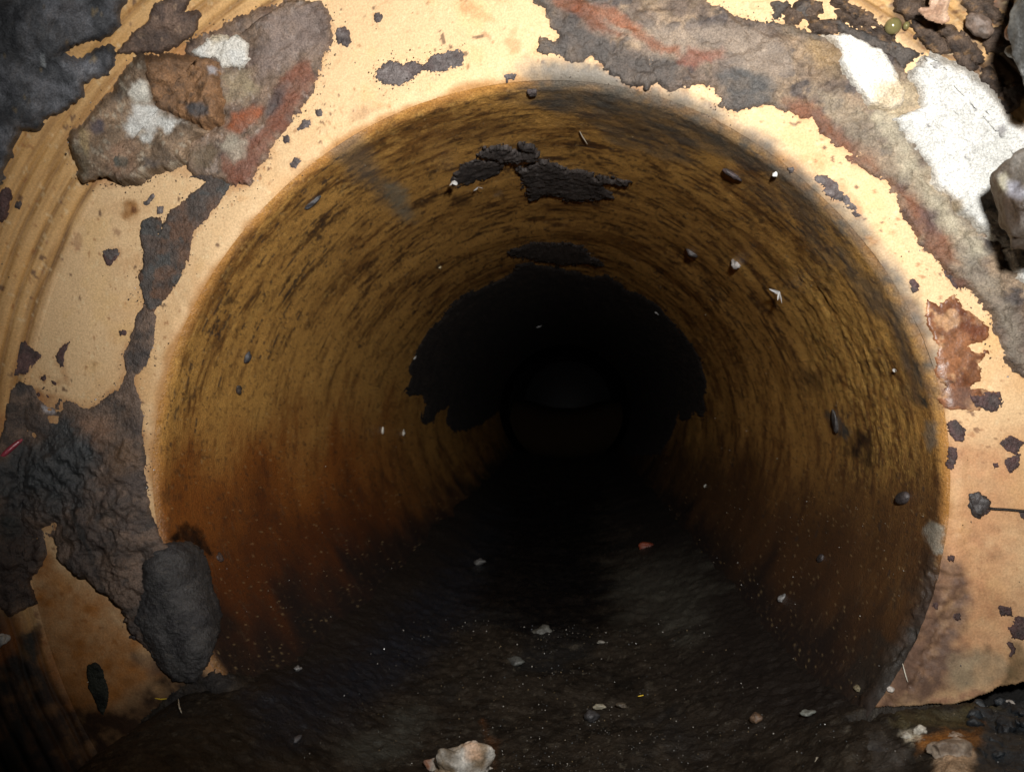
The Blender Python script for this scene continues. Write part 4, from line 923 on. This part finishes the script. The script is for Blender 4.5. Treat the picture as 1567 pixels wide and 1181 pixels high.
wings(730, 281, 8, [(195, 1.1, .45, .4), (30, 1.0, .4, .7)], 'glassy little flake below the left black scab', 'flake', .0015)
wings(1377, 565, 7, [(100, 1.5, .35, .5), (280, 1.0, .4, .3)], 'small white curl beside the groove near the right rim', 'flake', .0012)

# fibres, twig, worm: tapered tubes along photo points lying on the surface
def tube(name, pts, rad, mat, label, cat, up=1.0, taper=True, ns=8):
    pts = np.array(pts, float)
    tt = np.linspace(0, len(pts) - 1, 26)
    q = np.stack([np.interp(tt, np.arange(len(pts)), pts[:, 0]), np.interp(tt, np.arange(len(pts)), pts[:, 1])], 1)
    for _ in range(2): q[1:-1] = (q[:-2] + 2 * q[1:-1] + q[2:]) / 4
    C, Nn, Rr = [], [], []
    for i, (a, b) in enumerate(q):
        P, N = hit(a, b)
        ray = fwd + rgt * ((a - W / 2) / F) + upv * ((H / 2 - b) / F)
        t = np.dot(P - CAM, N) / np.dot(ray, N)
        m = px_m(P); C.append(CAM + ray * t + N * rad * m * up); Nn.append(N)
        Rr.append(rad * m * ((math.sin(math.pi * min(.97, max(.03, i / 25))) ** .4) if taper else 1))
    C = np.array(C); T = np.gradient(C, axis=0); T /= np.linalg.norm(T, axis=1)[:, None] + 1e-12
    V = []
    for c, t_, n_, r_ in zip(C, T, Nn, Rr):
        b_ = np.cross(t_, n_); b_ /= np.linalg.norm(b_) + 1e-12; n2 = np.cross(b_, t_)
        for k in range(ns):
            a = 2 * math.pi * k / ns; V.append(c + r_ * (math.cos(a) * b_ + math.sin(a) * n2))
    i = np.arange(26 * ns).reshape(26, ns); j = np.roll(i, -1, 1)
    FF = np.stack([i[:-1].ravel(), j[:-1].ravel(), j[1:].ravel(), i[1:].ravel()], 1)
    return tag(mesh_obj(name, np.array(V), FF, mat), label, cat)
tube('worm', [(-6, 708), (4, 696), (14, 687), (26, 677), (34, 671)], 4.2, M_WORM, 'shiny red worm tip at the left edge on the dark dirt', 'worm', 2.4)
tube('pale_fibre', [(887, 200), (891, 208), (899, 220)], .9, M_FIBRE, 'thin pale fibre near the crown of the bore under the grey film', 'fibre')
tube('pale_fibre', [(1382, 1015), (1385, 1030), (1388, 1042)], .9, M_FIBRE, 'short white fibre on the greyed lower right face', 'fibre', 4)
tube('pale_fibre', [(136, 1042), (148, 1037), (157, 1041)], .8, M_FIBRE, 'pale fibre lying across the dark leaf scrap', 'fibre', 8)
tube('yellow_fibre', [(236, 1067), (247, 1069), (256, 1068)], 1.2, M_STRAW, 'short yellow fibre below the mud blob', 'fibre')
tube('yellow_fibre', [(976, 1066), (981, 1065), (985, 1064)], 1.0, M_STRAW, 'tiny yellow fibre on the silt near the bottom', 'fibre')
tube('pale_fibre', [(273, 1070), (274, 1082), (278, 1092)], 1.1, M_FIBRE, 'pale upright fibre below the mud blob at the lower left', 'fibre')
tube('pale_fibre', [(32, 717), (42, 707), (52, 695)], 1.1, M_FIBRE, 'pale crooked fibre on the wet black dirt at left', 'fibre', 3)
twig = tube('rootlet', [(1484, 765), (1494, 762), (1503, 772), (1515, 778), (1540, 779), (1580, 783)], 2.2, M_ROOT, 'dark branching rootlet with a knot on the right of the face', 'rootlet', 1.2, False)
lump('knot', 1497, 768, 13, 16, 6, M_STONE, (.06, .052, .05), D2, lift=.2, rough=.9, sub=4, seed=9.1).parent = twig

# ------------------------------------------------------------------ fine grit: one heap of tiny grains nobody could count
def grit(name, pts, sizes, cols):
    V0, F0 = ICO[1]; V0 = V0[:, :]; 
    oc = np.array([(1, 0, 0), (-1, 0, 0), (0, 1, 0), (0, -1, 0), (0, 0, 1), (0, 0, -1)], float)
    of = np.array([(0, 2, 4), (2, 1, 4), (1, 3, 4), (3, 0, 4), (2, 0, 5), (1, 2, 5), (3, 1, 5), (0, 3, 5)])
    n_ = len(pts)
    rot = RNG.normal(size=(n_, 3, 3)); rot, _ = np.linalg.qr(rot)
    V = (oc[None] * RNG.uniform(.5, 1.3, (n_, 6, 1))) @ rot * sizes[:, None, None] + pts[:, None]
    FF = (of[None] + 6 * np.arange(n_)[:, None, None]).reshape(-1, 3)
    c = np.empty((n_, 6, 4)); c[:, :, :3] = cols[:, None]; c[:, :, 3] = .3
    o = mesh_obj(name, V.reshape(-1, 3), FF, M_GRIT, None, c.reshape(-1, 4), smooth=False)
    o['kind'] = 'stuff'; return o
def pick(px0, px1, py0, py1, n_, power=1.0):
    k = np.nonzero(((bx > px0) & (bx < px1) & (by > py0) & (by < py1) & (bP[:, 1].reshape(NT, NS) < .6)).ravel())[0]
    return RNG.choice(k, min(n_, len(k)), replace=False)
j = np.concatenate([pick(230, 1440, 130, 1150, 170), pick(300, 640, 860, 1150, 260), pick(1040, 1420, 760, 1100, 320), pick(900, 1440, 200, 700, 120)])
pp = bP[j] + bN[j] * .00012
dep = (pp - CAM) @ fwd
pal = np.array([(.26, .23, .18), (.22, .17, .11), (.14, .11, .08), (.42, .41, .38), (.18, .11, .05)])
sz = dep / F * RNG.uniform(.25, 1.0, len(pp)) ** 2.6 * 1.2
g1 = grit('wall_grit', pp, sz, pal[RNG.integers(0, 5, len(pp))]); g1['label'] = 'pale mineral specks peppered over the bore wall'
xs = np.concatenate([RNG.normal(0, .028, 1500) + .02 * RNG.choice([-1, 0, 1.5], 1500), RNG.uniform(.0, .2, 1400), RNG.uniform(-.12, .0, 300)])
ys = np.concatenate([RNG.uniform(0, 1, 1500) ** 1.5 * .13, RNG.uniform(-.035, .02, 1400), RNG.uniform(-.02, .03, 300)])
kk = (xs ** 2 + .0745 ** 2 < .097 ** 2) | (ys < 0); xs, ys = xs[kk], ys[kk]
q = np.stack([xs, ys, 0 * xs], 1); q[:, 2] = level(xs, ys) + bump_soil(q.copy(), xs, ys) + .0001
dep = (q - CAM) @ fwd
sz = dep / F * RNG.uniform(.3, 1.0, len(q)) ** 3.0 * 1.5
pal2 = np.array([(.16, .15, .13), (.10, .09, .08), (.34, .32, .29), (.12, .13, .14), (.06, .05, .04), (.18, .13, .07)])
g2 = grit('soil_grit', q, sz, pal2[RNG.integers(0, 6, len(q))]); g2['label'] = 'fine grit glinting over the dark silt and soil'
kx = np.nonzero(((bx > -5) & (bx < 1575) & (by > -5) & (by < 1120) & (gT < math.radians(229)) & (gS > N_BORE + 6)).ravel())[0]
ex, ey = bx.ravel()[kx], by.ravel()[kx]
dm = np.full(len(kx), -1e9)
for pl_ in [BAND] + [h_[0] for h_ in HALO[-2:]] + [Z(g) for g in GRIME if len(g) > 90]:
    dm = np.maximum(dm, sdf(ex, ey, pl_))
wt = np.where((dm < 1) & (dm > -26), np.exp(dm / 7.0), 0) + np.where(dm < 1, .004, 0)
cj = RNG.choice(kx, 2600, p=wt / wt.sum())
jit = RNG.normal(0, .0003, (len(cj), 3))
pp = bP[cj] + jit + bN[cj] * .00005
sz = .000165 * RNG.uniform(.35, 1.0, len(cj)) ** 1.8 * 1.9
pal3 = np.array([(.085, .065, .05), (.05, .042, .04), (.14, .10, .075), (.10, .06, .035), (.2, .16, .12)])
g3 = grit('crust_crumbs', pp, sz, pal3[RNG.integers(0, 5, len(cj))]); g3['label'] = 'tiny dark crumbs shed along the edges of the crusts'
print('tris', sum(len(o.data.polygons) * 2 for o in SC.objects if o.type == 'MESH'))
